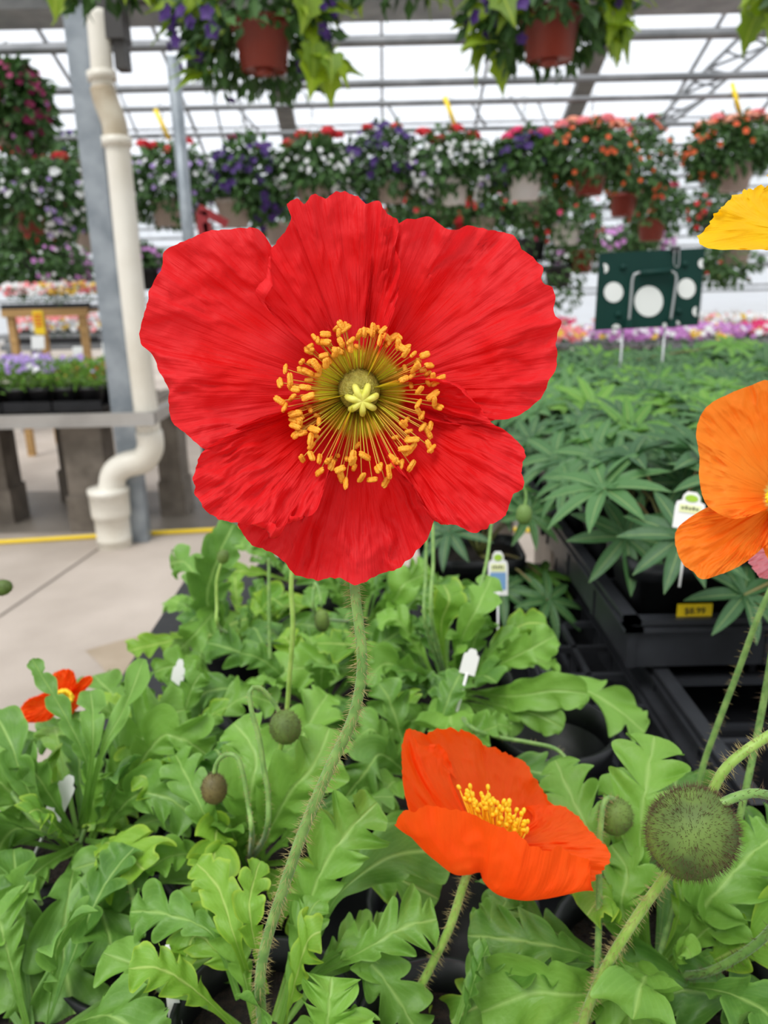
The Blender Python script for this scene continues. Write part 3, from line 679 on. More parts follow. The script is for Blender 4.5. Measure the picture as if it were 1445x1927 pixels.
# red step frame and a shrub behind left petals
p = PY(392, 400, 5.3); b = MB()
b.box((p.x - .04, 5.3, .86), (.07, .04, 1.72)); b.box((p.x + .1, 5.3, .83), (.05, .04, 1.66), 0, Matrix.Rotation(R(-8), 3, 'Y')); b.box((p.x + .03, 5.3, 1.69), (.2, .04, .05), 0, Matrix.Rotation(R(30), 3, 'Y'))
single(b.make('ladder', mat('red_paint', srgb(150, 40, 44), .5), None, False), 'dark red painted ladder frame behind the red poppy', 'ladder')
# pale panel doors at the right background
for i, (px, w) in enumerate(((1180, 60), (1400, 120))):
    pass

# ------------------------------------------------------------------ green board
SY = 1.72
def S(px, py, o=0): 
    q = PY(px, py, SY); return Vector((q.x, SY - o, q.z))
c0 = [S(1129, 476), S(1327, 466), S(1314, 612), S(1119, 622)]
t = thing('green_board', 'dark green plastic board with round white windows standing among the lupines', 'board', (S(1220, 620).x, SY, .9))
b = MB()
for o_ in (0, -.006):
    for q in c0: b.vert(q + Vector((0, -o_, 0)))
for f in ((0, 1, 2, 3), (7, 6, 5, 4), (0, 4, 5, 1), (1, 5, 6, 2), (2, 6, 7, 3), (3, 7, 4, 0)): b.face(f)
b.make('panel', M_GREENP, t, False)
def disc(px, py, rx, ry, a0=0, a1=360, nm='window_disc'):
    b = MB(); c = b.vert(S(px, py, .002)); n = 28; ids = []
    for k in range(n + 1):
        a = R(a0 + (a1 - a0) * k / n); ids.append(b.vert(S(px + rx * math.cos(a), py - ry * math.sin(a), .002)))
    for k in range(n): b.face((c, ids[k], ids[k + 1]))
    b.make(nm, M_WHITE, t, False)
disc(1220, 567, 27, 29); disc(1154, 550, 18, 19); disc(1291, 543, 17, 19)
disc(1137, 505, 7, 9, -90, 110); disc(1321, 496, 8, 9, 80, 280); disc(1309, 586, 7, 9, 80, 280); disc(1159, 617, 8, 7, 0, 180); disc(1271, 610, 8, 7, 0, 180); disc(1250, 612, 4, 5)
b = MB(); pts = [S(1180, 605, .012), S(1184, 560, .012), S(1187, 524, .012), S(1193, 515, .012), S(1205, 513, .012)]; b.tube(catmull(pts, 14), .0028, 8); b.make('handle_rod', M_WIRE, t)
b = MB(); pts = [S(1258, 602, .012), S(1265, 555, .012), S(1269, 522, .012), S(1264, 513, .012), S(1254, 510, .012)]; b.tube(catmull(pts, 14), .0028, 8); b.make('handle_rod', M_WIRE, t)
b = MB(); b.tube([S(1201, 514, .012), S(1258, 510, .012)], .006, 10); b.make('grip', M_GREENP, t)
for q in (1180, 1262): b = MB(); b.box(S(q, 608, .008), (.014, .014, .018)); b.make('clamp', M_GREENP, t, False)
for q in ((1172, 503), (1288, 497), (1163, 592), (1276, 586)): b = MB(); b.ellipsoid(S(*q, .002), .007, 10, 6, axis=(0, -1, 0), rl=.005); b.make('knob', M_GREENP, t)
b = MB(); p = S(1270, 470, .0); b.box(p, (.018, .014, .01)); b.make('binder_clip', mat('clip_black', srgb(30, 30, 32), .4), t, False)
b = MB(); b.tube(catmull([S(1266, 472, .01), S(1264, 495, .012), S(1268, 503, .012), S(1273, 500, .012), S(1275, 472, .01)], 16), .001, 6); b.make('clip_wire', M_WIRE, t)
b = MB()
for q in (1175, 1255): b = MB(); a_ = S(q, 600, -.008); b.tube([a_, (a_.x, a_.y, .86)], .0024, 8); b.make('stake', M_WIRE, t)

# ------------------------------------------------------------------ benches in the foreground
TZ = .80          # table top of the poppy bench
XE = .285         # aisle edge of the lupine side
t = thing('bench', 'low black meshed bench carrying the poppy pots in the foreground', 'bench', (-.03, .6, 0))
b = MB(); b.box((-.03, .60, TZ - .02), (.60, 1.25, .02)); b.make('tabletop', M_BLACK, t, False)
for x in (-.28, .22):
    for y in (.05, 1.15):
        b = MB(); b.box((x, y, (TZ - .03) / 2), (.05, .05, TZ - .03)); b.make('leg', M_BLOCK, t, False)
t = thing('bench', 'wooden bench with concrete legs carrying the lupine trays at right', 'bench', (.95, 1.5, 0))
b = MB(); b.box((XE + .03 + .75, 1.5, TZ - .02), (1.5, 2.6, .02)); b.make('tabletop', M_BLOCK, t, False)
for x, y in ((XE + .1, 1.5), (XE + .1, 2.6), (XE + 1.3, .5), (XE + 1.3, 2.6), (XE + .1, .4)):
    b = MB(); b.box((x, y, (TZ - .03) / 2), (.12, .16, TZ - .03)); b.make('leg', M_BLOCK, t, False)

def carry_flat(x0, x1, y0, y1, z, h, nx, ny, label, name='pot_tray', solid=True, bar=.006, group=None):
    """open black carry tray: rim, side walls, cross webbing"""
    cx, cy = (x0 + x1) / 2, (y0 + y1) / 2
    t = thing(name, label, 'tray', (cx, cy, z), group)
    b = MB(); w, d = x1 - x0, y1 - y0
    # rim as a rounded lip
    for (a, c) in (((x0, y0), (x1, y0)), ((x1, y0), (x1, y1)), ((x1, y1), (x0, y1)), ((x0, y1), (x0, y0))):
        mx_, my_ = (a[0] + c[0]) / 2, (a[1] + c[1]) / 2; lx = abs(a[0] - c[0]); ly = abs(a[1] - c[1])
        b.box((mx_, my_, z + h), (lx + .014, ly + .014, .005)); b.box((mx_ * 1, my_, z + h - .008), (lx + .018, ly + .018, .004))
        sx = .003 if lx < ly else lx; sy = .003 if ly < lx else ly
        b.box((mx_, my_, z + h / 2), (max(sx, .004), max(sy, .004), h))
    b.make('rim', M_RIM, t, False)
    b = MB()
    for i in range(1, nx): b.box((x0 + w * i / nx, cy, z + h * .78), (bar, d, bar * 1.2))
    for j in range(1, ny): b.box((cx, y0 + d * j / ny, z + h * .78), (w, bar, bar * 1.2))
    for i in range(1, nx): b.box((x0 + w * i / nx, cy, z + .004), (bar, d, .005))
    for j in range(1, ny): b.box((cx, y0 + d * j / ny, z + .004), (w, bar, .005))
    for i in range(nx + 1):
        for j in range(ny + 1): b.box((x0 + w * i / nx, y0 + d * j / ny, z + h * .4), (.008, .008, h * .8))
    b.make('webbing', M_RIM, t, False)
    if solid:
        b = MB(); b.box((cx, cy, z + .001), (w, d, .002)); b.make('base', M_BLACK, t, False)
    return t
# empty webbed trays between the poppies and the lupines
carry_flat(.172, .266, .42, 1.02, TZ - .005, .05, 2, 9, 'empty black webbed tray in the gap between poppies and lupines')
carry_flat(XE - .012, XE + .60, .475, 1.15, TZ - .002, .075, 4, 6, 'deep empty black tray under the front lupine tray', bar=.007)

# ------------------------------------------------------------------ lupines
def leaflet(b, p, d, nrm, L, w, v, mi=0, seg=6, droop=.25):
    d = d.normalized(); s = d.cross(nrm).normalized(); n = s.cross(d); rows = []; ts = []
    for i in range(seg + 1):
        t = i / seg; wd = w * .5 * (math.sin(PI * min(1, t * .93 + .05)) ** .8) * (1 - .15 * t)
        if i == seg: wd = w * .02
        c = p + d * L * t - n * (droop * L * t * t)
        rows.append([c + s * wd + n * wd * .5, c, c - s * wd + n * wd * .5]); ts.append([(t, 1, v), (t, .5, v), (t, 0, v)])
    b.grid(rows, mi, ts)
def palmate(b, c, axis, Lf, r, v, mi=0, n=9, cone=.25, seg=6):
    axis = axis.normalized(); a = axis.orthogonal().normalized(); a.rotate(Matrix.Rotation(r.uniform(0, 6.28), 3, axis)); q = axis.cross(a)
    for k in range(n):
        t = 2 * PI * (k + r.uniform(-.15, .15)) / n; d = a * math.cos(t) + q * math.sin(t) + axis * (cone + r.uniform(-.1, .1))
        leaflet(b, c, d, axis - d * axis.dot(d) * .2, Lf * r.uniform(.85, 1.08) , Lf * .27, v, mi, seg)
def square_pot(b, x, y, z, w, h): b.lathe((x, y, z), [(.001, 0), (w * .34, 0), (w * .46, h * .82), (w * .5, h * .82), (w * .5, h), (w * .46, h), (w * .44, h * .86)], 32, square=7)
def lupine(x, y, z, seed, label, nl=13, H=.2, Lf=.058, potw=.115, group='lupines in black pots', extra=None, tall=0):
    r = random.Random(seed); t = thing('lupine', label, 'potted plant', (x, y, z), group)
    b = MB(); square_pot(b, x, y, z, potw, .1); b.make('pot', M_BLACK, t)
    b = MB(); b.lathe((x, y, z + .086), [(.001, .003), (potw * .44, 0)], 20, square=7); b.make('soil', M_SOIL, t)
    b = MB(); s = MB(); by = MB()
    seg = 6 if y < 1.4 else 4
    for i in range(nl):
        a = 2.4 * i + r.uniform(-.4, .4); q = (i + .5) / nl
        rad = .125 * math.sqrt(q) * r.uniform(.75, 1.15) * .8; hh = H * (1.05 - .45 * q) * r.uniform(.85, 1.1)
        c = Vector((x + math.cos(a) * rad, y + math.sin(a) * rad, z + .09 + hh))
        ax = Vector((math.cos(a) * (.2 + .6 * q), math.sin(a) * (.2 + .6 * q) - .22, 1)) + rdir(r) * .18
        yb = r.random() < (.06 if q > .2 else .35)
        palmate(by if yb else b, c, ax, Lf * r.uniform(.8, 1.15), r, r.random(), 0, r.choice((8, 9, 9, 10)), .12 + .25 * (1 - q), seg)
        base = Vector((x, y, z + .088)); mid = base.lerp(c, .5) + Vector((0, 0, .02))
        s.tube(catmull([base, mid, c], 6), .0015, 5)
    if extra:
        for (px, py, yy, Lx, ax, yng) in extra:
            c = PY(px, py, yy); palmate(by if yng else b, c, Vector(ax), Lx, r, r.random() * .5 + .2, 0, 9, .1, 8)
            s.tube(catmull([Vector((x, y, z + .088)), Vector((x, y, z + .1)).lerp(c, .55) + Vector((0, 0, .01)), c], 8), .0016, 6)
    b.make('foliage', M_LUP, t)
    if by.v: by.make('young_foliage', M_LUPY, t)['label'] = 'lighter yellow-green young leaves'
    s.make('stems', mat('lupine_stem', srgb(112, 120, 60), .6, col2=srgb(120, 84, 60), noise_scale=14), t)
    return t
LZ = TZ + .08
rows_y = [.752, .88, 1.005, 1.175, 1.30, 1.43, 1.60, 1.74, 1.90, 2.05, 2.22]
words_row = ['front', 'second', 'third', 'fourth', 'fifth', 'sixth', 'seventh', 'eighth', 'ninth', 'tenth', 'hindmost']
words_col = ['first', 'second', 'third', 'fourth', 'fifth', 'sixth', 'seventh', 'eighth', 'ninth', 'tenth', 'eleventh', 'twelfth']
for k, (ya, yb_) in enumerate(((.69, 1.07), (1.11, 1.50), (1.54, 2.32))):
    carry_flat(XE - .045, XE + .50, ya, yb_, LZ, .05, 4, 3, ['black plastic carry tray holding the front lupines', 'black plastic carry tray holding the middle lupines', 'black plastic carry tray holding the hindmost lupines'][k])
    carry_flat(XE + .52, XE + 1.02, ya, yb_, LZ, .05, 4, 3, ['right hand black carry tray under the front lupines', 'right hand black carry tray under the middle lupines', 'right hand black carry tray under the hindmost lupines'][k])
sd = 0
for j, y in enumerate(rows_y):
    nx = min(8, 3 + j) if j < 6 else 8
    for i in range(nx):
        x = XE + .02 + i * .125; sd += 1
        if (x - .12) / (y * .959 + .12) * F + 722 > 1560: continue
        ex = None; nl = 13
        if j == 0 and i == 0: ex = [(1178, 1010, .74, .06, (0, -.75, .7), False)]; nl = 8
        if j == 0 and i == 1: ex = [(1250, 858, .84, .06, (.1, -.62, .8), False), (1150, 830, .95, .06, (-.1, -.3, 1), False)]; nl = 8
        if j == 0 and i == 2: ex = [(1400, 1120, .66, .055, (.2, -.5, .8), False)]; nl = 9
        lupine(x + random.Random(sd).uniform(-.01, .01), y, LZ + .004, 400 + sd, '%s lupine from the aisle in the %s row of the lupine trays' % (words_col[i], words_row[j]), nl=nl, H=.095 - .003 * j, Lf=.06, extra=ex)
lupine(.30, 1.95, LZ + .004, 999, 'pale young lupine rising just below the right corner of the green board', nl=5, H=.12, Lf=.07, extra=[(1370, 650, 1.9, .075, (0, -.35, 1), True)])
# lupines on the poppy bench, behind the tag
lupine(.13, 1.0, TZ, 1201, 'small dark lupine behind the poppies, left of the black trays', nl=9, H=.09, Lf=.055, extra=[(945, 1110, .93, .055, (-.1, -.5, .8), False), (1030, 1130, .9, .05, (.2, -.6, .8), False), (1020, 1085, .96, .05, (.2, -.3, 1), True)])
lupine(.10, 1.13, TZ, 1203, 'dark lupine at the far end of the poppy bench under the red petals', nl=12, H=.12, Lf=.05)
lupine(-.02, 1.13, TZ, 1204, 'dark leafy lupine behind the poppy rosettes, below the lowest red petal', nl=10, H=.1, Lf=.05)

# yellow price labels on pots
def price(px, py, Y, w, h, txt, label, rotz=0):
    p = PY(px, py, Y); b = MB(); b.box(p, (w, .0012, h), 0, Matrix.Rotation(rotz, 3, 'Z')); o = b.make('price_label', M_YEL, None, False); single(o, label, 'price label')
    if txt:
        cu = bpy.data.curves.new('lettering', 'FONT'); cu.body = txt; cu.size = h * .42; cu.extrude = .0002; cu.align_x = 'CENTER'
        tmp = bpy.data.objects.new('lettering_curve', cu); COL.objects.link(tmp)
        bpy.context.view_layer.update(); me = bpy.data.meshes.new_from_object(tmp.evaluated_get(bpy.context.evaluated_depsgraph_get())); bpy.data.objects.remove(tmp)
        me.materials.clear(); me.materials.append(mat('print_black', srgb(40, 40, 30), .6))
        to = bpy.data.objects.new('lettering', me); COL.objects.link(to); to.parent = o
        to.location = p + Vector((0, -.0012, h * .05)); to.rotation_euler = (PI / 2, 0, 0)
price(1306, 1156, .690, .034, .022, '$8.99', 'yellow price label reading $8.99 on the front lupine pot')
price(1070, 968, 1.2, .014, .018, '$8.99', 'small yellow price label on a lupine pot at the tray edge')

# plant tags
def tag(px, py, d, w, h, label, lean=0, green=True, blue=False, low=1.6, stk=.05):
    p = P(px, py, d); t = thing('plant_tag', label, 'plant tag', p)
    ux = RT * math.cos(lean) + UP * math.sin(lean); uy = UP * math.cos(lean) - RT * math.sin(lean); n = -FW
    def shape(b, pts, off, th=.0004):
        m_ = len(pts); f = [b.vert(p + ux * x * w + uy * y * h + n * off) for x, y in pts]; g = [b.vert(p + ux * x * w + uy * y * h + n * (off - th)) for x, y in pts]
        b.face(f); b.face(g[::-1])
        for i in range(m_): b.face((f[i], g[i], g[(i + 1) % m_], f[(i + 1) % m_]))
    b = MB(); pts = [(-.5, -low), (-.5, .1), (-.46, .28), (-.3, .34), (-.28, .5), (-.15, .64), (.15, .64), (.28, .5), (.3, .34), (.46, .28), (.5, .1), (.5, -low)]
    shape(b, pts, 0); b.make('card', M_WHITE, t, False)
    b = MB(); b.tube([p - uy * (h * low * .9), p - uy * (h * low + stk)], .0011, 6); b.make('stake', M_WHITE, t)
    if green:
        b = MB(); shape(b, [(.22 * math.cos(a * PI / 8), .42 + .12 * math.sin(a * PI / 8)) for a in range(16)], .0006); b.make('green_oval', mat('lime_print', srgb(150, 190, 50), .5), t, False)
        b = MB(); shape(b, [(-.36, -.06), (.36, -.06), (.36, .2), (-.36, .2)], .0006); b.make('pale_band', mat('pale_print', srgb(222, 226, 170), .5), t, False)
        b = MB()
        for k in range(5): shape(b, [(-.3 + k * .12, .04), (-.22 + k * .12, .04), (-.22 + k * .12, .12 + .03 * (k % 2)), (-.3 + k * .12, .12 + .03 * (k % 2))], .0009, .0002)
        b.make('printed_line', mat('dark_print', srgb(90, 96, 70), .6), t, False)
    if blue:
        b = MB(); shape(b, [(-.4, -.7), (.4, -.7), (.4, -.1), (-.4, -.1)], .0006); b.make('picture', mat('blue_print', srgb(110, 150, 190), .5), t, False)
tag(1298, 962, .66, .026, .026, 'white plant tag with a green oval behind the soft orange poppy', R(-8), low=.6)
tag(937, 1072, .86, .022, .032, 'white plant tag with a green oval and blue picture behind the poppy rosettes', R(0), True, True, low=.9, stk=.12)
tag(335, 1270, .62, .010, .02, 'plain white plant tag in the back left poppy pot', R(-10), False)
tag(886, 1240, .58, .012, .012, 'round topped pale tag among the middle poppy leaves', R(-15), False, low=1.0)
tag(120, 1490, .5, .012, .018, 'white plant tag among the leaves of the left poppy', R(-25), False)
tag(322, 1850, .36, .006, .028, 'narrow white and red tag in the dark gap at lower left', R(6), False)

# ------------------------------------------------------------------ poppies
def poppyleaf(b, pts, width, v, lobes=3.5, tilt=0, pet=.35, wob=.3, n=92, m=9, mi=0, face=None, depthcut=.72, r=None):
    """pinnately lobed leaf on a spine curve; petiole for the first `pet` of the length"""
    sp_ = catmull(pts, n); L = sum((sp_[i + 1] - sp_[i]).length for i in range(n - 1))
    rows, ts = [], []; ph = r.uniform(0, 6.28); jl = [r.uniform(.75, 1.15) for _ in range(12)]
    rip = r.uniform(.10, .2); cup = r.uniform(-.15, .35); phl = 0
    for i in range(n):
        t = i / (n - 1); p = sp_[i]; tg = (sp_[min(i + 1, n - 1)] - sp_[max(i - 1, 0)]).normalized()
        view = (C0 - p).normalized() if face is None else face
        s = tg.cross(view)
        if s.length < .05: s = tg.orthogonal()
        s.normalize(); s = Matrix.Rotation(tilt + .35 * math.sin(t * 3 + ph) * wob, 3, tg) @ s; nn = s.cross(tg)
        row, tr = [], []
        for j in range(m):
            q = 2 * j / (m - 1) - 1; sd_ = 0 if q < 0 else .18; phl = 0
            if t < pet:
                W_ = max(.0016, width * .035 + width * .05 * (t / pet) ** 3); fwd = 0
            else:
                x = (t - pet) / (1 - pet)
                env = (max(.01, math.sin(PI * (x * .86 + .09))) ** .6) * (.55 + .5 * x) if x < .97 else .3
                ph_ = x * lobes + sd_; phl = math.cos(2 * PI * ph_) ; kk = int(ph_) % 12; lb = max(0, 1 - abs(2 * (ph_ % 1) - 1) ** 2.2) ** .6
                tooth = 1 + .04 * math.sin(ph_ * PI * 4 + ph)
                lob = (1 - depthcut) + depthcut * lb * jl[kk]
                if x > .84: lob = max(lob, max(0, 1 - (x - .84) / .16) ** .5 * .8)
                W_ = width * .5 * env * lob * tooth; W_ = max(W_, width * .03)
                if i == n - 1: W_ = width * .04
                fwd = .72
            a = abs(q)
            z = rip * W_ * math.sin(t * 21 + q * 3 + ph) * a + cup * W_ * a * a + .22 * W_ * a * phl + .25 * W_ * a * noise.noise(Vector((t * 9, q * 2, ph)))
            row.append(p + s * q * W_ + tg * (fwd * W_ * a ** 1.2 * (1 - max(0, t - .72) / .28) ** .7) + nn * z); tr.append((t, (q + 1) / 2, v))
        rows.append(row); ts.append(tr)
    b.grid(rows, mi, ts)

def hairs(b, pts, rad, count, L, r, ax=None, down=.1):
    sp_ = catmull(pts, 80); 
    for k in range(count):
        f = r.random() * 78.9; i = int(f); p = sp_[i].lerp(sp_[i + 1], f - i); t = (sp_[i + 1] - sp_[i]).normalized()
        a = t.orthogonal().normalized(); a = Matrix.Rotation(r.uniform(0, 2 * PI), 3, t) @ a
        rr = rad if not isinstance(rad, (list, tuple)) else rad[0] + (rad[1] - rad[0]) * f / 79
        hair(b, p + a * rr * .9, (a + t * r.uniform(-.25, .5) + Vector((0, 0, -down))).normalized(), L * r.uniform(.5, 1.1), r)
def hair(b, p, d, L, r, w=.00011):
    s = d.orthogonal().normalized(); s = Matrix.Rotation(r.uniform(0, 6.28), 3, d) @ s; c = d.cross(s)
    bend = rdir(r) * L * .15
    i0 = len(b.v)
    for q, ww in ((0, w), (.5, w * .7)):
        for k in range(3):
            t = 2 * PI * k / 3; b.vert(p + d * L * q + (bend * .5 if q else bend * 0) + (s * math.cos(t) + c * math.sin(t)) * ww)
    tip = b.vert(p + d * L + bend)
    for k in range(3):
        k2 = (k + 1) % 3; b.face((i0 + k, i0 + k2, i0 + 3 + k2, i0 + 3 + k)); b.face((i0 + 3 + k, i0 + 3 + k2, tip))

POTW, POTH = .12, .105
def poppyplant(px, py, zs, label, seed, nl=22, size=.1, pot=True, lean=(0, 0), spread=1.0, potshape='round', young=.15, up=1.0, wid=.42, potw=.104):
    """rosette at picture point (px,py), soil height zs"""
    c = PZ(px, py, zs); r = random.Random(seed)
    t = thing('poppy_plant', label, 'potted poppy', (c.x, c.y, zs - .09), 'potted poppies on the foreground bench')
    if pot:
        b = MB(); z0 = zs - .09
        prof = [(.001, 0), (potw * .36, 0), (potw * .46, POTH * .78), (potw * .49, POTH * .79), (potw * .50, POTH * .86), (potw * .52, POTH * .87), (potw * .525, POTH), (potw * .49, POTH), (potw * .47, POTH * .8)]
        b.lathe((c.x, c.y, z0), prof, 40); b.make('pot', M_BLACK, t)
        b = MB(); b.lathe((c.x, c.y, z0 + POTH * .82), [(.001, .004), (potw * .25, .002), (potw * .47, 0)], 24); b.make('soil', M_SOIL, t)
    b = MB(); by = MB()
    nl = int(nl * .75)
    for i in range(nl):
        a = 2.399 * i + r.uniform(-.3, .3); q = (i + .5) / nl
        el = R(78 - 62 * q) * up + r.uniform(-.12, .12); L = size * r.uniform(.75, 1.15) * (.7 + .4 * q)
        d = Vector((math.cos(a) * math.cos(el) * spread + lean[0], math.sin(a) * math.cos(el) * spread + lean[1], math.sin(el)))
        p0 = c + Vector((math.cos(a) * .008, math.sin(a) * .008, 0)); p1 = p0 + d * L * .55; p2 = p0 + d * L * .95 - Vector((0, 0, L * .10)); p3 = p0 + d * L * 1.2 + Vector((d.x, d.y, 0)) * L * .12 - Vector((0, 0, L * r.uniform(.15, .42)))
        face = (Vector((0, 0, 1)) + Vector((math.cos(a), math.sin(a), 0)) * -.25 + (C0 - c).normalized() * .8 + rdir(r) * .3).normalized()
        yy = r.random() < young
        poppyleaf(by if yy else b, [p0, p1, p2, p3], L * wid * 1.15 * r.uniform(.8, 1.2), r.random(), lobes=r.choice((3, 3.5, 4, 4.5)), tilt=r.uniform(-.45, .45), pet=r.uniform(.3, .45), face=face, depthcut=r.uniform(.68, .86), r=r)
    return dict(t=t, c=c, b=b, by=by, r=r)
def handleaf(pl, pts, width, lobes=3.5, young=False, v=None, pet=.3, tilt=0, cut=.65, face=None):
    """leaf given by picture points with their heights: (px, py, z)"""
    q = [PZ(*p) for p in pts]
    cut = min(.86, cut + .14) if cut > .35 else cut
    poppyleaf(pl['by'] if young else pl['b'], q, width * 1.05, pl['r'].random() if v is None else v, lobes + (.8 if lobes > 2.4 else 0), tilt, pet, .3, 120, 11, 0, face, cut, pl['r'])
def finish(pl):
    pl['b'].make('foliage', M_POPLEAF, pl['t'])
    if pl['by'].v: pl['by'].make('young_foliage', M_POPLEAFY, pl['t'])['label'] = 'yellow-green young leaves'
def stem(pl, pts, r0, r1, hairn=0, hairL=.004, m=None, label=None, dark=False, root=True):
    """pts are Vectors; from top to the rosette"""
    pts = list(pts)
    if root: pts.append(pl['c'] + Vector((0, 0, .0)))
    sp_ = catmull(pts, 60); n = len(sp_); b = MB(); b.tube(sp_, [r0 + (r1 - r0) * i / (n - 1) for i in range(n)], 12)
    o = b.make('flower_stem', m or M_STEM, pl['t'])
    if label: o['label'] = label
    if hairn:
        h = MB(); hairs(h, pts, [r0, r1], hairn, hairL, pl['r']); ho = h.make('stem_hairs', M_HAIRD if dark else M_HAIR, o); ho['kind'] = 'stuff'
    return o
def bud(pl, c, rad, axis, hairn=300, hairL=.003, label=None, elong=1.25, m=None):
    axis = axis.normalized(); b = MB()
    prof = []
    for i in range(15):
        t = i / 14; prof.append((max(1e-5, rad * max(0, math.sin(PI * t)) ** .85 * (1 - .12 * (t - .5))), -rad * elong * math.cos(PI * t)))
    b.lathe(c, prof, 28, 0, axis); o = b.make('flower_bud', m or M_BUD, pl['t'])
    if label: o['label'] = label
    h = MB(); r = pl['r']
    for k in range(hairn):
        d = rdir(r); q = Vector(d) * rad; al = q.dot(axis); q = q + axis * al * (elong - 1)
        hair(h, c + q * .97, (d + rdir(r) * .25).normalized(), hairL * r.uniform(.5, 1.1), r, w=.00010)
    ho = h.make('bud_hairs', M_HAIRD, o); ho['kind'] = 'stuff'
    return o

def smooth01(x): x = max(0, min(1, x)); return x * x * (3 - 2 * x)
def fanpetal(parent, m, cen, dc, bound, depf, ripple, seed, name='petal', nu=190, nv=64, jag=3.4, ruff=.0012, cenr=0.0, label=None, foldn=7, unit=400.0, lips=(), crumple=1.0):
    """petal spread as a fan from the flower centre to its traced rim; depf(v,u)->distance offset"""
    r = random.Random(seed); bp_ = catmull([Vector((x, y, 0)) for x, y in bound], nu); b = MB(); rows, ts = [], []
    phs = [(r.uniform(.6, 1.4) * foldn * (k + 1), r.uniform(0, 6.28), 1 / (k + 1) ** .9) for k in range(5)]
    for i in range(nv + 1):
        v = i / nv; row, tr = [], []
        for j, q in enumerate(bp_):
            u = j / (nu - 1)
            jx = noise.noise(Vector((u * 55, seed * 3.1, 0))) * jag + noise.noise(Vector((u * 17, seed, 5))) * jag * 1.3
            jx += noise.noise(Vector((u * 90, seed * 2.2, 9))) * jag * 1.1
            lp_ = 0
            for a0, a1, am in lips:
                if a0 < u < a1: lp_ = max(lp_, am * math.sin(PI * (u - a0) / (a1 - a0)) ** .7)
            dx, dy = q.x - cen[0], q.y - cen[1]; ln = math.hypot(dx, dy); k = (ln + jx * max(0, (v - .6) / .4)) / ln
            vf = 1 - lp_; vv = v if v < vf else vf - (v - vf) * .85
            lipd = 0 if v < vf else -.0035 * math.sin(PI / 2 * (v - vf) / max(lp_, .01)) 
            k /= vf
            x, y = cen[0] + dx * vv * k, cen[1] + dy * vv * k
            edge = min(1, min(u, 1 - u) / .08)
            f = sum(am * math.sin(fr * 2 * u + ph + .8 * v) for fr, ph, am in phs) * ripple * v ** 1.1
            f += noise.noise(Vector((dx * v * .011, dy * v * .011, seed * 1.7))) * ripple * 2.4 * v
            f += math.sin(u * 95 + 5 * noise.noise(Vector((u * 8, v * 3, seed)))) * ruff * v ** 5
            f += noise.noise(Vector((u * 26, v * 9, seed + .5))) * ruff * 1.1 * v
            f += noise.noise(Vector((u * 60, v * 2.2, seed + 7.5))) * ripple * .5 * v ** .8
            cr_ = crumple * smooth01((v - .45) / .4)
            uu = u + .03 * noise.noise(Vector((dx * v * .02, dy * v * .02, seed)))
            f += (abs(noise.noise(Vector((uu * 16, v * 2.6, seed + 3.3)))) - .2) * .0042 * cr_
            f += (abs(noise.noise(Vector((uu * 38, v * 5.5, seed + 8.3)))) - .2) * .0018 * cr_
            f += (abs(noise.noise(Vector((dx * v * .05, dy * v * .05, seed + 6.3)))) - .2) * .0009 * cr_
            f += abs(noise.noise(Vector((uu * 30, v * 1.3, seed + 4.4)))) * -.0022 * v
            row.append(P(x, y, dc + depf(vv, u) + f + lipd)); tr.append((v, u, math.hypot(x - cen[0], y - cen[1]) / unit))
        rows.append(row); ts.append(tr)
    b.grid(rows, 0, ts); o = b.make(name, m, parent)
    if label: o['label'] = label
    return o

# ---- the red poppy
D0 = .252
main = poppyplant(500, 1950, .915, 'poppy plant with one huge open red flower on a tall hairy stem', 11, potw=.082, nl=20, size=.085, young=.3)
CEN = (676, 738)
def PM(pts): return [P(*p) for p in pts]
sp_main = PM([(677, 745, .268), (684, 800, .276), (672, 960, .272), (667, 1095, .2665), (676, 1180, .267), (681, 1260, .269), (664, 1350, .274), (618, 1450, .282), (572, 1560, .292), (534, 1670, .303), (502, 1770, .315), (489, 1850, .325), (495, 1935, .335)])
stem(main, sp_main, .00165, .0024, 1500, .0042, label='tall green stem with pale bristles')
# flower head: capsule in the middle
cc = P(676, 735, D0 + .006); axm = (C0 - cc).normalized() * 1.0 + Vector((.06, 0, -.25)); axm.normalize()
b = MB(); rc = 41 * D0 / F
b.lathe(cc, [(.0008, -.013), (rc * .5, -.012), (rc * .95, -.006), (rc * 1.0, -.001), (rc * .92, .003), (rc * .6, .0052), (.00001, .0056)], 30, 0, axm)
fh = b.make('flower_head', M_CAPS, main['t']); fh['label'] = 'huge open red flower with a ring of yellow stamens'
h = MB()
for k in range(260):
    a = main['r'].uniform(0, 6.28); e1 = axm.orthogonal().normalized(); e2 = axm.cross(e1); d = e1 * math.cos(a) + e2 * math.sin(a)
    z = main['r'].uniform(-.006, .003); hair(h, cc + d * rc * .95 + axm * z, (d + axm * .5 + rdir(main['r']) * .3).normalized(), .0011, main['r'], .00005)
o = h.make('capsule_hairs', mat('dark_hair', srgb(90, 84, 30), .6), fh); o['kind'] = 'stuff'
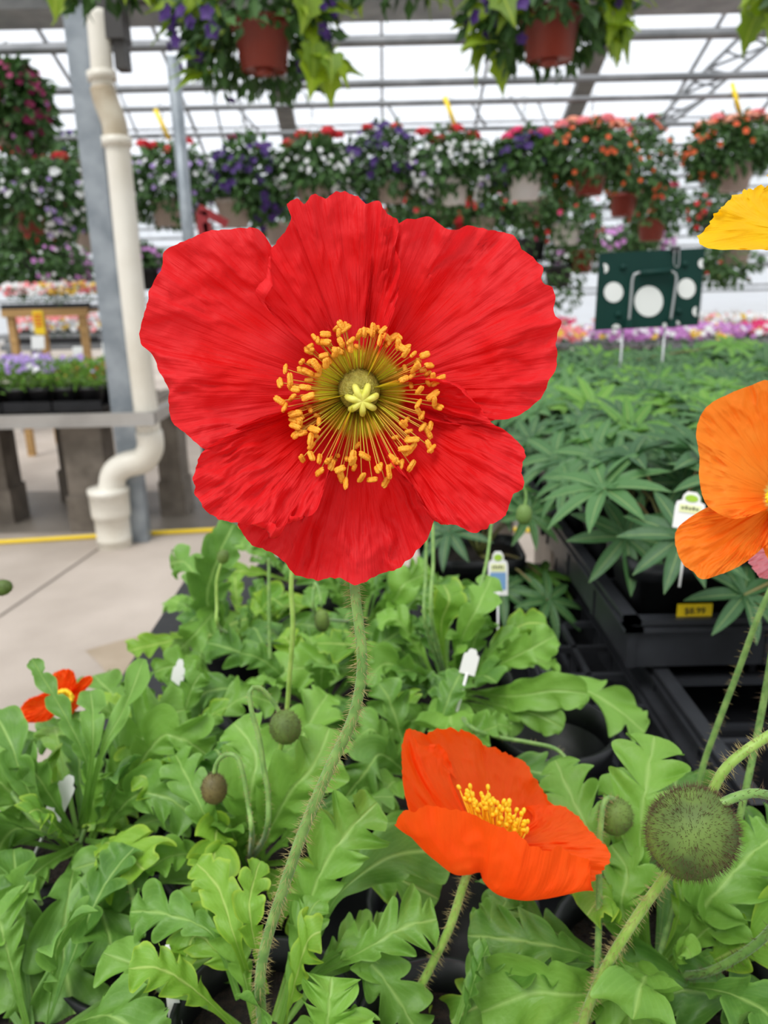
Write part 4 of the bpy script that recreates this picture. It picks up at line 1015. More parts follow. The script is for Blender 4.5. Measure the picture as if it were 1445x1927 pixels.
# stigma: seven rays on a low dome
b = MB(); e1 = RT - axm * RT.dot(axm); e1.normalize(); e2 = axm.cross(e1); sc0 = cc + axm * .0052
sc0 = P(681, 752, dep(sc0) - .0003)
b.ellipsoid(sc0 - axm * .0006, .0034, 14, 7, 0, axm, .0018)
for k in range(7):
    a = 2 * PI * k / 7 + .25; d = e1 * math.cos(a) + e2 * math.sin(a)
    pts = [sc0 + axm * .0012, sc0 + d * .0028 + axm * .0016, sc0 + d * .0045 + axm * .0006, sc0 + d * .0052 - axm * .001]
    b.tube(catmull(pts, 10), [.001, .00105, .0011, .00115, .0012, .0012, .0012, .0011, .001, .0006], 8)
b.make('stigma', M_STIG, fh)
A_ = [(575, 650), (520, 600), (480, 552), (500, 520), (506, 480), (520, 455), (540, 432), (548, 405), (540, 385), (556, 374), (574, 382), (590, 363), (610, 373), (638, 358), (664, 364), (690, 381), (712, 377), (726, 398), (752, 422), (742, 455), (752, 500), (748, 560), (730, 620), (712, 670)]
B_ = [(640, 640), (590, 560), (540, 500), (508, 466), (496, 440), (470, 428), (430, 432), (392, 437), (345, 454), (312, 472), (302, 508), (282, 545), (273, 590), (262, 622), (266, 650), (286, 666), (302, 702), (316, 738), (316, 770), (332, 802), (352, 817), (374, 838), (420, 860), (500, 840), (590, 790)]
C_ = [(690, 640), (694, 520), (712, 440), (745, 422), (775, 412), (812, 413), (845, 431), (885, 425), (930, 434), (960, 442), (985, 470), (1010, 490), (1024, 508), (1020, 530), (1040, 548), (1042, 592), (1058, 604), (1048, 636), (1046, 682), (1032, 720), (1020, 746), (986, 776), (960, 788), (928, 791), (880, 800), (800, 790), (740, 760)]
D_ = [(745, 715), (820, 712), (868, 728), (900, 762), (924, 796), (955, 812), (988, 852), (980, 882), (986, 912), (964, 934), (952, 966), (930, 984), (892, 1002), (862, 990), (828, 987), (806, 970), (792, 938), (768, 905), (735, 870), (705, 810)]
E_ = [(600, 790), (520, 880), (456, 970), (450, 990), (458, 1008), (482, 1026), (520, 1046), (556, 1080), (600, 1091), (640, 1089), (672, 1098), (712, 1081), (752, 1066), (782, 1040), (806, 1012), (820, 975), (830, 920), (800, 850), (740, 790)]
F_ = [(612, 750), (540, 772), (470, 792), (405, 832), (380, 852), (366, 890), (367, 925), (385, 958), (402, 972), (440, 984), (472, 990), (500, 997), (508, 1014), (526, 1008), (534, 990), (570, 976), (596, 960), (606, 925), (616, 890), (632, 840), (650, 790)]
bowl = lambda v: .0115 * (1 - v) ** 1.6
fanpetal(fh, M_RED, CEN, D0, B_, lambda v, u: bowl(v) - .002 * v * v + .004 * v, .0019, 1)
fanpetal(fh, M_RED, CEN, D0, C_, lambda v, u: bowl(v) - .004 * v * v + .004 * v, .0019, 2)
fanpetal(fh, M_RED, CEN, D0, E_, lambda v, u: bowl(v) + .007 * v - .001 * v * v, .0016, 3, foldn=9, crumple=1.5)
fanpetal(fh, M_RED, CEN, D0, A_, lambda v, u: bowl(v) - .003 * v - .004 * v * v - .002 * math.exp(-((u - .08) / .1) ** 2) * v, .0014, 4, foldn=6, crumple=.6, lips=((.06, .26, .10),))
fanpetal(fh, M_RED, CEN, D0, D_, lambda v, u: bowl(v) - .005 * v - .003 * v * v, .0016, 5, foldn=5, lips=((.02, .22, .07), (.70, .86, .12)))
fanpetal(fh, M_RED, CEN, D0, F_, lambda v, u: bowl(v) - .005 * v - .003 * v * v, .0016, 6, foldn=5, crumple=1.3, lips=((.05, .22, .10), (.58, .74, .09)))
# stamens
rs = random.Random(5)
NS = 100
for k in range(NS):
    a = 2 * PI * k / NS + rs.uniform(-.05, .05); ca, sa = math.cos(a), math.sin(a)
    rr = rs.choice((1.05, 1, .95, .86, .74)) * rs.uniform(.88, 1.08)
    R0 = 138 + 18 * max(0, sa) - 14 * max(0, -sa)      # longer below the centre
    tx, ty = 678 + ca * R0 * rr, 742 + sa * R0 * rr
    bx, by_ = 676 + ca * 30, 738 + sa * 30
    hgt = .0075 + .004 * (1.06 - rr) * 3 + rs.uniform(-.001, .0015)
    p0 = P(bx, by_, D0 + .0095); p3 = P(tx, ty, D0 - hgt + .003); pm = P(bx + (tx - bx) * .5, by_ + (ty - by_) * .5, D0 + .0015 - hgt * .35)
    b = MB(); b.tube(catmull([p0, pm, p3], 9), [.00026, .00026, .00025, .00024, .00022, .0002, .00018, .00016, .00014], 6, mi=1 if rr > .8 else 2)
    d = (RT * ca - UP * sa) * rs.uniform(-.6, 1) + rdir(rs) * .9 - FW * rs.uniform(0, .3); d.normalize()
    rl = rs.uniform(.0017, .0026); wd = rs.uniform(.00062, .00085)
    pf = [(1e-5, -rl), (wd * .75, -rl * .8), (wd, -rl * .35), (wd * .88, 0), (wd, rl * .4), (wd * .7, rl * .82), (1e-5, rl)]
    sd_ = d.orthogonal().normalized() * wd * .55
    b.lathe(p3 + sd_, pf, 9, 0, d); b.lathe(p3 - sd_, pf, 9, 0, d)
    b.make('stamen', [M_ANTHER, M_FIL, M_FILG], fh)

b = MB()
for k in range(70):
    a = rs.uniform(0, 2 * PI); ca, sa = math.cos(a), math.sin(a); rr = rs.uniform(.5, 1.0)
    tx, ty = 678 + ca * 140 * rr, 742 + sa * 142 * rr
    p0 = P(676 + ca * 30, 738 + sa * 30, D0 + .0095); p3 = P(tx, ty, D0 - .004 + rs.uniform(-.002, .003)); pm = p0.lerp(p3, .5) + FW * -.0005
    b.tube(catmull([p0, pm, p3], 7), [.00028, .00028, .00026, .00024, .0002, .00018, .00015], 5, mi=2 if rr < .8 else 1)
    if rr > .62:
        d = rdir(rs); b.lathe(p3, [(1e-5, -.0016), (.0007, -.0012), (.0008, 0), (.0007, .0012), (1e-5, .0016)], 8, 0, d)
o = b.make('inner_stamens', [M_ANTHER, M_FIL, M_FILG], fh); o['kind'] = 'stuff'
# ---- loft petal for flowers seen from the side
def loftpetal(parent, m, base, mid, edge, seed, ripple=.001, jag=.0009, nu=120, nv=40, name='petal', ruff=.0008):
    """three picture curves (px, py, distance): base, middle, rim"""
    def cv(c): return catmull([P(*p) for p in c], nu)
    B0, B1, B2 = cv(base), cv(mid), cv(edge); rows, ts = [], []; r = random.Random(seed); ph = [r.uniform(0, 6.28) for _ in range(4)]
    for i in range(nv + 1):
        v = i / nv; l0 = 2 * (v - .5) * (v - 1); l1 = 4 * v * (1 - v); l2 = 2 * v * (v - .5); row, tr = [], []
        for j in range(nu):
            u = j / (nu - 1); p = B0[j] * l0 + B1[j] * l1 + B2[j] * l2
            nrm = (C0 - p).normalized()
            f = ripple * v * (math.sin(u * 9 + ph[0]) + .6 * math.sin(u * 17 + ph[1] + v * 2) + .35 * math.sin(u * 31 + ph[2])) + ruff * v ** 5 * math.sin(u * 60 + ph[3])
            f += (abs(noise.noise(Vector((u * 14, v * 7, seed + 2)))) - .2) * -.003 * v * v + noise.noise(Vector((u * 7, v * 3, seed))) * ripple * 2.5 * v + noise.noise(Vector((u * 22, v * 8, seed))) * ripple * .7 * v
            e = noise.noise(Vector((u * 30, seed, 1))) * jag * 2 * v ** 4 + noise.noise(Vector((u * 70, seed, 3))) * jag * v ** 6
            row.append(p + nrm * f + (B2[j] - B1[j]).normalized() * e); tr.append((v, u, v * .8))
        rows.append(row); ts.append(tr)
    b = MB(); b.grid(rows, 0, ts); return b.make(name, m, parent)
def core(pl, c, ax, rad, label):
    b = MB(); b.ellipsoid(c, rad, 16, 8, 0, ax, rad * .9); o = b.make('flower_head', M_CAPS, pl['t']); o['label'] = label; return o

# ---- orange poppy, lower right of centre
op = poppyplant(830, 1985, .905, 'poppy plant with a bright orange bowl shaped flower in the foreground', 23, potw=.078, nl=9, size=.07, young=.3)
d2 = .345
stem(op, PM([(886, 1625, .352), (872, 1665, .352), (848, 1740, .357), (815, 1810, .362), (775, 1890, .368), (762, 1930, .370)]), .0019, .0021, 500, .0042, M_STEMY, 'short hairy yellow-green stem')
oh = core(op, P(915, 1590, .353), (C0 - P(915, 1565, .350)) + Vector((.05, 0, .1)), .006, 'bright orange cup shaped flower with yellow stamens')
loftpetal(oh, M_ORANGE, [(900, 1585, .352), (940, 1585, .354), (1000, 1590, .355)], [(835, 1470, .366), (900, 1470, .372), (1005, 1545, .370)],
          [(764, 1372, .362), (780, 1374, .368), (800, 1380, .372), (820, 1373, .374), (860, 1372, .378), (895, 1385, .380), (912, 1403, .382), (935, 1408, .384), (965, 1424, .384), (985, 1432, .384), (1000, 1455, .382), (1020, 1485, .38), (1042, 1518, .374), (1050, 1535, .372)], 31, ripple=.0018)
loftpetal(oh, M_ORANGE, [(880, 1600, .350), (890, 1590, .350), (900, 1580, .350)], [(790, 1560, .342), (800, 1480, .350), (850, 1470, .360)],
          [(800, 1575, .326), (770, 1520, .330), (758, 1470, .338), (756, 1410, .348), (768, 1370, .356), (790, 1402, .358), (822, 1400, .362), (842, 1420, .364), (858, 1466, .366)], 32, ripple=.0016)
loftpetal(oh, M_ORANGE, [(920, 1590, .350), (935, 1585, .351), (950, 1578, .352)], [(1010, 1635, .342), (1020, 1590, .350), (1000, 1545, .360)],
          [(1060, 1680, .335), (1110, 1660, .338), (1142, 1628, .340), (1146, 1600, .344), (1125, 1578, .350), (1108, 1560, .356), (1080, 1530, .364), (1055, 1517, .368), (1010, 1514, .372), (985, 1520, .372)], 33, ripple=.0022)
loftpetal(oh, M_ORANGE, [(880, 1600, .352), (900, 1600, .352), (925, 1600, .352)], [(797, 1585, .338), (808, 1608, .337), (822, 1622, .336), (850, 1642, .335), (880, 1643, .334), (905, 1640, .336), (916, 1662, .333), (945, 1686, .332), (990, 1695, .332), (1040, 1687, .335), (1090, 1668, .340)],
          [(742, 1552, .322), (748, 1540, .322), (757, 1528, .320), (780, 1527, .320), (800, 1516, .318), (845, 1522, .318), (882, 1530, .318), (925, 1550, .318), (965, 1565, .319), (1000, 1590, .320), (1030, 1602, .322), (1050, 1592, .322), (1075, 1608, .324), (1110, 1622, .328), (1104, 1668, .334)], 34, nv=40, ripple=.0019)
for k in range(80):
    u = k / 79.0; q = rs.uniform(0, 1)
    bx, by_ = 885 + 105 * u + rs.uniform(-5, 5), 1525 + 62 * u + rs.uniform(-8, 14)
    ln = rs.uniform(28, 62) * (1 - .25 * u) * (1.05 if q > .5 else .8)
    tx, ty = bx - 8 + rs.uniform(-14, 22), by_ - ln
    dd = d2 + (.012 if q > .5 else -.004) - .006
    b = MB(); p0, p1 = P(900 + 75 * u, 1580 + 15 * u, d2 + .004), P(tx, ty, dd)
    b.tube([p0, p0.lerp(p1, .5) , p1], .00035, 6, mi=1); d = (p1 - p0).normalized() + rdir(rs) * .3
    rl = rs.uniform(.0013, .0019); wd = .001
    b.lathe(p1, [(1e-5, -rl), (wd * .8, -rl * .7), (wd, 0), (wd * .8, rl * .7), (1e-5, rl)], 8, 0, d); b.make('stamen', [M_ANTHERY, M_ANTHERY], oh)

# ---- right-hand front plant with the big bud
rt = poppyplant(1235, 1830, .905, 'front right poppy plant with a big hairy nodding bud', 37, nl=24, size=.095, young=.25)
bb = P(1302, 1566, .285); rb = 76 * .285 / F
bud(rt, bb, rb, P(1370, 1500, .28) - bb, 3200, .0034, 'large round dark-haired bud', 1.12)
stem(rt, PM([(1345, 1518, .281), (1385, 1500, .280), (1430, 1493, .282), (1475, 1520, .29), (1490, 1620, .30), (1450, 1750, .33), (1330, 1830, .36)]), .0017, .002, 500, .0035, M_STEM, 'arched hairy bud stem', True)
stem(rt, PM([(1480, 1365, .30), (1445, 1385, .30), (1400, 1415, .30), (1362, 1450, .301), (1335, 1500, .303), (1300, 1580, .31), (1255, 1645, .317), (1195, 1730, .327), (1140, 1820, .335), (1105, 1900, .345), (1090, 1950, .35)]), .0019, .0022, 900, .0042, M_STEMY, 'thick bristly stem passing behind the big bud', False, root=False)
stem(rt, PM([(1460, 1180, .40), (1435, 1330, .40), (1400, 1500, .40), (1365, 1640, .40), (1310, 1740, .41)]), .0017, .002, 500, .0045, M_STEM, None, True)
stem(rt, PM([(1452, 1105, .42), (1425, 1165, .42), (1390, 1260, .425), (1350, 1365, .43), (1318, 1460, .435), (1280, 1640, .43)]), .0016, .0018, 260, .004, M_STEM)
sb = P(1158, 1536, .37); bud(rt, sb, 31 * .37 / F, Vector((.2, 0, 1)), 500, .002, 'small round hairy bud', 1.1)
stem(rt, PM([(1158, 1508, .37), (1146, 1502, .366), (1134, 1520, .362), (1128, 1600, .36), (1127, 1720, .36), (1124, 1820, .362), (1120, 1900, .365), (1118, 1960, .37)]), .0013, .0017, 420, .003, M_STEM, root=False)

# soft orange poppy at the right edge, yellow one above, pink one below
rp = poppyplant(1690, 1960, .90, 'poppy plant with a soft orange flower cut by the right picture edge', 41, nl=14, size=.09)
sh = core(rp, P(1478, 935, .30), C0 - P(1478, 935, .30), .006, 'soft orange flower with a pale yellow-green throat')
cs = (1475, 935); ds = .30
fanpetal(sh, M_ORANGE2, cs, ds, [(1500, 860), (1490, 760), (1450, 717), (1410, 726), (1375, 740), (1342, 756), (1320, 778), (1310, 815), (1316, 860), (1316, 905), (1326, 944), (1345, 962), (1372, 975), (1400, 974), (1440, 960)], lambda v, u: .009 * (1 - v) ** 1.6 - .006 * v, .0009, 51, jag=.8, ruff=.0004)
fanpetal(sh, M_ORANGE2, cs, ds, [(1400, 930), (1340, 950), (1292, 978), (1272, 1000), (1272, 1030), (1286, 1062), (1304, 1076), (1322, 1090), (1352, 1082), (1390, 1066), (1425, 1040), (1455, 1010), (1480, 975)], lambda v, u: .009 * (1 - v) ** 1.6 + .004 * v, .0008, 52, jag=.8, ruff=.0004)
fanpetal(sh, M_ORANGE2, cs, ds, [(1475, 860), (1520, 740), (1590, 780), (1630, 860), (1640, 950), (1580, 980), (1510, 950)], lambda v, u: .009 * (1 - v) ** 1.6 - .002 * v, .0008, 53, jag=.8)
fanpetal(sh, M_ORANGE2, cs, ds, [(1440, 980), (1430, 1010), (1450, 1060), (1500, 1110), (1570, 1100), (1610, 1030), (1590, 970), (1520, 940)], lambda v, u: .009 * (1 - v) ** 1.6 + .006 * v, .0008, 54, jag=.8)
for k in range(40):
    a = 2 * PI * k / 40; b = MB(); p0 = P(1475 + 14 * math.cos(a), 935 + 14 * math.sin(a), ds + .006); p1 = P(1475 + 28 * math.cos(a), 935 + 28 * math.sin(a), ds - .006)
    b.tube([p0, p0.lerp(p1, .5), p1], .0003, 6, mi=1); b.ellipsoid(p1, .0009, 8, 5, 0, rdir(rs), .0016); b.make('stamen', [M_ANTHERY, M_FILG], sh)
stem(rp, PM([(1485, 945, .31), (1500, 1050, .315), (1540, 1300, .33), (1560, 1600, .34)]), .0017, .002, 200)
yp = poppyplant(2330, 1850, .90, 'poppy plant outside the right edge whose yellow petal reaches into view', 43, nl=10, size=.08)
yh = core(yp, P(1560, 440, .27), Vector((0, -.5, 1)), .006, 'golden yellow flower reaching in at the right edge')
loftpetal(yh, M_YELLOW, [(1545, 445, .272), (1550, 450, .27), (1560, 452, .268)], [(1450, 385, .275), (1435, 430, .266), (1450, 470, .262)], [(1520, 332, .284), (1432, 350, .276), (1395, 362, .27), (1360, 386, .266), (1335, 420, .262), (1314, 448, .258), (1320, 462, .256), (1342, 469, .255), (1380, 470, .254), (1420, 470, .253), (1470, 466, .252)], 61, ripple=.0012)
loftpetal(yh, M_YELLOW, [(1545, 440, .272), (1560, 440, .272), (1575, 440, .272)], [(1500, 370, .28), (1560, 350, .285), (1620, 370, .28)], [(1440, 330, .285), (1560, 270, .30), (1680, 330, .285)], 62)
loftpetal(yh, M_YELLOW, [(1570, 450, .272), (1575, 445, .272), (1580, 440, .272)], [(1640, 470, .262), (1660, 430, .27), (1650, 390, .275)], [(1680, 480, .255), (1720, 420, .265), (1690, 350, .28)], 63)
stem(yp, PM([(1562, 460, .272), (1580, 700, .28), (1610, 1200, .31), (1630, 1600, .33)]), .0017, .002, 200)
pp = poppyplant(1880, 1600, .90, 'poppy plant outside the right edge with a pink flower reaching into view', 47, nl=10, size=.08)
ph_ = core(pp, P(1510, 1030, .36), C0 - P(1510, 1030, .36), .005, 'pale pink flower below the soft orange one')
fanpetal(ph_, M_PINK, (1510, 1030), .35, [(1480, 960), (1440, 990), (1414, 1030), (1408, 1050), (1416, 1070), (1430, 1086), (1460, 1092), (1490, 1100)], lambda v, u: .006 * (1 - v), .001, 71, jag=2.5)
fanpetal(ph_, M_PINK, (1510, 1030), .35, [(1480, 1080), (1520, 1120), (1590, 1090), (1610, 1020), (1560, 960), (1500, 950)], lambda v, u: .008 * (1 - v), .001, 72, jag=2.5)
stem(pp, PM([(1512, 1040, .36), (1530, 1200, .38), (1560, 1400, .42)]), .0015, .0018, 100)

# ---- left plant with the small orange flower
lp = poppyplant(150, 1590, .90, 'poppy plant at left with a small open orange flower seen above its leaves', 53, nl=26, size=.10, young=.1)
lh = core(lp, P(118, 1318, .55), C0 - P(118, 1318, .55) + Vector((.05, 0, .1)), .004, 'small orange flower with a yellow centre')
fanpetal(lh, M_ORANGE, (118, 1315), .55, [(92, 1310), (85, 1290), (100, 1268), (122, 1259), (138, 1264), (145, 1290), (142, 1310)], lambda v, u: .006 * (1 - v) + .004 * v, .0008, 81, jag=1)
fanpetal(lh, M_ORANGE, (118, 1315), .55, [(135, 1300), (146, 1285), (158, 1274), (172, 1272), (173, 1284), (156, 1305), (155, 1320), (135, 1343), (118, 1346), (104, 1335)], lambda v, u: .006 * (1 - v) - .002 * v, .0008, 82, jag=1)
fanpetal(lh, M_ORANGE, (118, 1315), .55, [(110, 1338), (90, 1356), (55, 1360), (38, 1354), (36, 1338), (50, 1318), (72, 1308), (95, 1300)], lambda v, u: .006 * (1 - v) + .001 * v, .001, 83, jag=1)
for k in range(24):
    a = 2 * PI * k / 24; b = MB(); p0 = P(118 + 3 * math.cos(a), 1316 + 3 * math.sin(a), .552); p1 = P(120 + 15 * math.cos(a), 1313 + 13 * math.sin(a), .540)
    b.tube([p0, p1], .0006, 5); b.ellipsoid(p1, .0014, 7, 5, 0, rdir(rs), .002); b.make('stamen', M_ANTHERY, lh)
stem(lp, PM([(122, 1325, .555), (150, 1380, .55), (190, 1450, .54)]), .0012, .0016, 60)
stem(lp, PM([(236, 1605, .43), (245, 1660, .42), (256, 1720, .41), (262, 1790, .40), (290, 1850, .39), (335, 1885, .38), (350, 1935, .38)]), .0016, .0018, 160, .0025, root=False)
b_ = P(4, 1106, .5); bud(lp, b_, 15 * .5 / F, Vector((1, 0, .3)), 150, .002)
stem(lp, PM([(-6, 1110, .5), (-30, 1180, .5), (-20, 1400, .5), (60, 1540, .48)]), .0012, .0016, 60)

# ---- middle plants
ml = poppyplant(470, 1620, .905, 'poppy plant with two nodding buds left of the tall red flower stem', 59, nl=20, size=.095, young=.3)
bc = P(537, 1368, .41); bud(ml, bc, 29 * .41 / F, Vector((-.25, 0, .9)), 700, .0018, 'dark round nodding bud', 1.1)
stem(ml, PM([(530, 1347, .41), (510, 1315, .408), (488, 1294, .405), (470, 1300, .402), (474, 1340, .40), (488, 1390, .40), (497, 1450, .40), (505, 1500, .40), (500, 1570, .405)]), .0011, .0018, 320, .002, M_STEM)
bc = P(403, 1484, .40); bud(ml, bc, 24 * .40 / F, Vector((0.0, 0, 1)), 600, .0018, 'brownish nodding bud', 1.2, mat('brown_bud', srgb(104, 92, 48), .6, col2=srgb(80, 76, 36), noise_scale=80))
stem(ml, PM([(402, 1460, .40), (408, 1435, .40), (425, 1420, .398), (446, 1425, .396), (458, 1460, .395), (468, 1520, .395), (474, 1570, .395)]), .0011, .0016, 240, .002, M_STEM)
stem(ml, PM([(556, 1000, .44), (548, 1100, .44), (551, 1180, .44), (545, 1270, .445), (540, 1335, .45), (530, 1400, .45)]), .0014, .0015, 100, .002, M_STEMY)
mid = poppyplant(850, 1305, .90, 'broad leaved poppy plant in the middle right beside the empty black tray', 61, nl=26, size=.105, young=.15, wid=.4)
stem(mid, PM([(1078, 1450, .50), (1050, 1412, .51), (1000, 1398, .52), (930, 1385, .53), (880, 1362, .545)]), .0013, .0016, 120, .003)
stem(mid, PM([(814, 985, .62), (815, 1060, .61), (813, 1170, .60)]), .0014, .0016, 60, .003)
stem(mid, PM([(803, 990, .63), (801, 1080, .62), (802, 1180, .61)]), .0012, .0016, 60, .003)
bc = P(986, 968, .70); bud(mid, bc, 15 * .7 / F, Vector((0, 0, 1)), 200, .0015, 'small green nodding bud', 1.3, mat('green_bud', srgb(100, 130, 60), .6))
stem(mid, PM([(986, 955, .70), (990, 935, .70), (984, 918, .70), (960, 915, .69), (930, 960, .68), (915, 1060, .66), (890, 1150, .63)]), .0012, .0016, 60, .003)
m2 = poppyplant(600, 1330, .90, 'poppy plant behind the tall red flower stem in mid bench', 67, nl=24, size=.095, young=.25)
m3 = poppyplant(450, 1200, .90, 'back left poppy plant with a tall upright leaf and a small pale bud', 71, nl=22, size=.082, young=.25)
bc = P(420, 1048, .62); bud(m3, bc, 11 * .62 / F, Vector((-.2, 0, -1)), 80, .0015, 'small pale green bud')
stem(m3, PM([(418, 1055, .62), (408, 1090, .62), (408, 1140, .62), (412, 1180, .62)]), .0012, .0015, 40, .002, M_STEMY)
m4 = poppyplant(680, 1170, .90, 'poppy plant directly below the hanging red petal', 73, nl=24, size=.10, young=.3)
bc = P(606, 1168, .58); bud(m4, bc, 14 * .58 / F, Vector((0, 0, 1)), 150, .0015, 'small dark oval bud', 1.6)
stem(m4, PM([(605, 1142, .58), (600, 1110, .585), (592, 1100, .59), (600, 1160, .60)]), .0012, .0015, 40)
stem(m4, PM([(506, 1050, .58), (506, 1120, .58), (508, 1240, .58)]), .0012, .0015, 40, root=False)
m5 = poppyplant(790, 1470, .90, 'leafy poppy plant behind the bright orange flower', 79, nl=20, size=.085, young=.1)
m6 = poppyplant(312, 1425, .90, 'poppy plant at left behind the brownish nodding bud', 83, nl=22, size=.09, young=.15)
m7 = poppyplant(60, 1960, .89, 'poppy plant in the bottom left corner with long drooping leaves', 89, nl=14, size=.10, young=.1)
m8 = poppyplant(560, 1092, .90, 'hindmost poppy plant in the middle of the bench', 91, nl=20, size=.09, young=.3)

# ---- leaves traced one by one
H = handleaf
H(main, [(560, 1850, .93), (680, 1790, .955), (760, 1745, .965), (822, 1730, .965)], .036, 3, v=.6, pet=.45)
H(main, [(540, 1840, .93), (600, 1650, .98), (660, 1560, 1.0), (710, 1510, 1.01)], .040, 4, v=.7, pet=.25)
H(main, [(560, 1860, .93), (650, 1790, .95), (720, 1840, .94), (790, 1950, .92)], .034, 3, v=.5, pet=.3)
H(main, [(470, 1850, .93), (440, 1760, .97), (410, 1670, .975), (370, 1625, .975)], .026, 3, True, .7, .4, cut=.4)
H(main, [(470, 1860, .93), (420, 1800, .95), (370, 1760, .955), (350, 1800, .95)], .03, 3, True, .5, .3)
H(main, [(500, 1870, .93), (470, 1720, .98), (480, 1650, .98), (490, 1620, .98)], .022, 3, True, .5, .35)
H(main, [(600, 2000, .93), (615, 1930, .95), (620, 1880, .96), (625, 1838, .965)], .034, 3, False, .9, .2, cut=.55)
H(main, [(450, 1880, .93), (400, 1760, .96), (310, 1720, .965), (245, 1715, .96)], .03, 3, v=.4, pet=.4)
H(op, [(800, 1560, .92), (840, 1590, .94), (760, 1570, .95), (690, 1620, .94)], .03, 2, v=.4, pet=.2)
H(main, [(600, 1760, .93), (640, 1680, .95), (740, 1610, .965), (850, 1600, .96)], .04, 2, v=.3, pet=.3, cut=.3)
H(mid, [(870, 1300, .91), (960, 1310, .94), (1040, 1300, .955), (1105, 1305, .955)], .034, 2, v=.8, pet=.35, cut=.2)
H(mid, [(870, 1310, .91), (950, 1330, .93), (1010, 1345, .935), (1060, 1370, .93)], .030, 2, v=.7, pet=.4, cut=.35)
H(mid, [(870, 1290, .91), (940, 1250, .95), (1000, 1220, .97), (1045, 1195, .975)], .034, 2.5, v=.8, pet=.4, cut=.4)
H(mid, [(860, 1310, .91), (900, 1340, .92), (940, 1365, .92), (980, 1350, .925)], .026, 1.5, v=.6, pet=.3, cut=.3)
H(mid, [(850, 1280, .91), (870, 1200, .97), (900, 1140, 1.0), (925, 1085, 1.01)], .036, 3, v=.8, pet=.3, cut=.6)
H(mid, [(840, 1280, .91), (830, 1180, .97), (845, 1130, 1.0), (835, 1100, 1.0)], .034, 2.5, True, .3, .4, cut=.3)
H(mid, [(830, 1300, .91), (760, 1260, .95), (720, 1250, .96), (690, 1290, .95)], .036, 3, v=.6, pet=.3)
H(mid, [(840, 1320, .91), (790, 1350, .93), (740, 1370, .935), (700, 1400, .93)], .040, 3, v=.5, pet=.3)
H(rt, [(1220, 1800, .91), (1205, 1600, .98), (1215, 1480, 1.01), (1232, 1385, 1.02)], .044, 3, False, .95, .45, cut=.7)
H(rt, [(1210, 1800, .91), (1180, 1620, .97), (1175, 1520, .99), (1150, 1455, .99)], .030, 2, False, .9, .5, cut=.5)
H(rt, [(1230, 1800, .91), (1130, 1600, .97), (1085, 1520, .985), (1045, 1430, .99)], .040, 4, False, .8, .4, cut=.6)
H(rt, [(1180, 1830, .91), (1080, 1790, .94), (980, 1770, .95), (880, 1760, .945)], .038, 3, False, .3, .4, cut=.6)
H(rt, [(1190, 1840, .91), (1100, 1870, .93), (1000, 1870, .935), (905, 1905, .92)], .040, 2, False, .8, .3, cut=.35)
H(rt, [(1200, 1800, .92), (1190, 1860, .94), (1185, 1900, .93), (1190, 1960, .91)], .05, 3, False, .9, .1, cut=.7)
H(rt, [(1250, 1800, .91), (1330, 1700, .96), (1400, 1620, .98), (1460, 1570, .99)], .046, 4, False, .6, .3, cut=.6)
H(rt, [(1260, 1810, .91), (1340, 1740, .95), (1400, 1690, .96), (1470, 1660, .96)], .040, 4, False, .7, .3)
H(rt, [(1250, 1820, .91), (1330, 1800, .93), (1420, 1760, .94), (1480, 1730, .94)], .036, 3, False, .3, .4)
H(rt, [(1190, 1800, .92), (1170, 1700, .96), (1180, 1640, .97), (1150, 1590, .98)], .040, 3, False, .8, .2, cut=.7)
H(lp, [(190, 1560, .91), (290, 1400, .97), (340, 1390, .975), (390, 1420, .96)], .046, 4, False, .7, .3)
H(lp, [(190, 1570, .91), (250, 1500, .95), (310, 1500, .955), (370, 1540, .945)], .044, 3, False, .4, .3)
H(lp, [(160, 1560, .91), (190, 1420, .98), (235, 1330, 1.0), (270, 1240, 1.01)], .018, 2, False, .6, .5, cut=.8)
H(lp, [(150, 1560, .91), (165, 1460, .96), (140, 1380, .99), (60, 1240, 1.03)], .015, 5, False, .3, .35, cut=.85)
H(lp, [(150, 1560, .91), (170, 1450, .97), (175, 1360, 1.0), (170, 1300, 1.0)], .02, 2, False, .5, .55, cut=.6)
H(lp, [(130, 1570, .91), (60, 1500, .95), (20, 1400, .98), (-10, 1340, .99)], .030, 2, False, .3, .35, cut=.7)
H(lp, [(140, 1570, .91), (70, 1460, .96), (45, 1430, .97), (35, 1400, .97)], .030, 3, False, .3, .3)
H(lp, [(150, 1590, .91), (60, 1650, .93), (30, 1760, .92), (70, 1900, .89)], .055, 2.5, False, .5, .3, cut=.6)
H(lp, [(150, 1590, .91), (130, 1680, .93), (120, 1800, .91), (150, 1950, .88)], .052, 2.5, False, .3, .35, cut=.6)
H(lp, [(160, 1580, .91), (260, 1620, .94), (190, 1700, .93), (180, 1830, .90)], .034, 2, False, .3, .2, cut=.4)
H(lp, [(140, 1580, .91), (30, 1560, .93), (-20, 1640, .92), (-30, 1720, .9)], .045, 3, False, .4, .2)
H(ml, [(460, 1610, .91), (470, 1500, .97), (480, 1420, .99), (440, 1360, 1.0)], .05, 4, False, .8, .2, cut=.5)
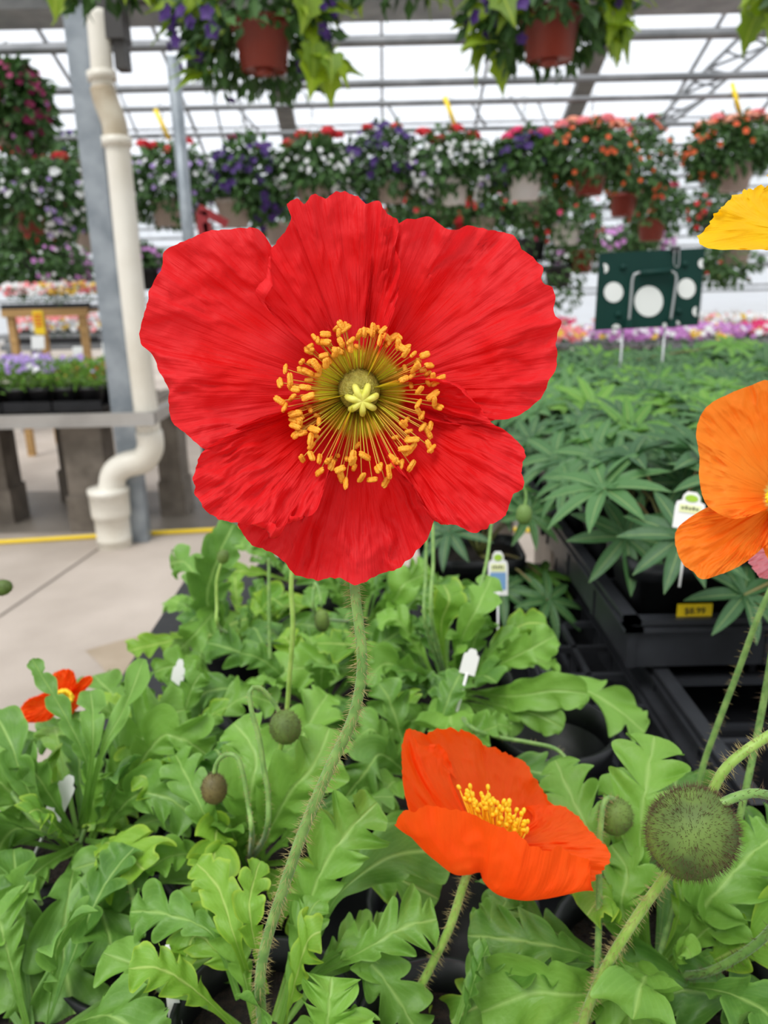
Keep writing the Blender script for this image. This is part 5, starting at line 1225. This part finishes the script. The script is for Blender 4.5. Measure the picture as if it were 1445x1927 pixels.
H(ml, [(480, 1620, .91), (540, 1500, .98), (590, 1440, 1.0), (620, 1370, 1.01)], .046, 4, False, .8, .25, cut=.45)
H(ml, [(440, 1610, .91), (410, 1560, .95), (400, 1620, .96), (380, 1600, .95)], .03, 3, True, .7, .2)
H(ml, [(450, 1620, .91), (390, 1540, .96), (360, 1480, .97), (330, 1420, .97)], .034, 3, False, .5, .4)
H(m3, [(420, 1200, .91), (390, 1130, .97), (410, 1050, 1.02), (440, 985, 1.05)], .05, 5, False, .25, .2, cut=.45)
H(m3, [(420, 1200, .91), (380, 1110, .97), (350, 1060, .99), (320, 1060, .98)], .04, 4, False, .5, .3)
H(m3, [(430, 1310, .92), (380, 1290, .94), (330, 1255, .95), (290, 1265, .945)], .036, 4, False, .7, .1, cut=.5)
H(m3, [(420, 1200, .91), (410, 1150, .95), (370, 1190, .96), (330, 1230, .93)], .036, 3, False, .6, .2)
H(m4, [(690, 1170, .91), (740, 1130, .96), (760, 1100, .98), (800, 1080, .98)], .036, 3, False, .9, .2)
H(m5, [(780, 1470, .91), (720, 1420, .95), (690, 1450, .95), (650, 1500, .93)], .04, 4, False, .3, .2)
H(rt, [(1150, 1810, .91), (980, 1720, .94), (950, 1690, .94), (930, 1640, .94)], .034, 3, False, .4, .3)
for pl in (main, op, rt, rp, yp, pp, lp, ml, mid, m2, m3, m4, m5, m6, m7, m8): finish(pl)
for k, (px, py, z) in enumerate(((850, 1730, .895), (1040, 1395, .89), (275, 1800, .88))):
    c = PZ(px, py, z); b = MB(); PW = .095
    b.lathe((c.x, c.y, z - .09), [(.001, 0), (PW * .36, 0), (PW * .46, POTH * .78), (PW * .5, POTH * .79), (PW * .50, POTH * .86), (PW * .525, POTH), (PW * .49, POTH), (PW * .46, POTH * .75), (PW * .4, POTH * .2)], 40)
    single(b.make('nursery_pot', M_BLACK), ['empty round black pot under the bright orange flower', 'black pot standing at the left edge of the empty webbed tray', 'black pot in the bottom left dark gap'][k], 'plant pot')
for o in bpy.data.objects:
    if '_o' in o: del o['_o']
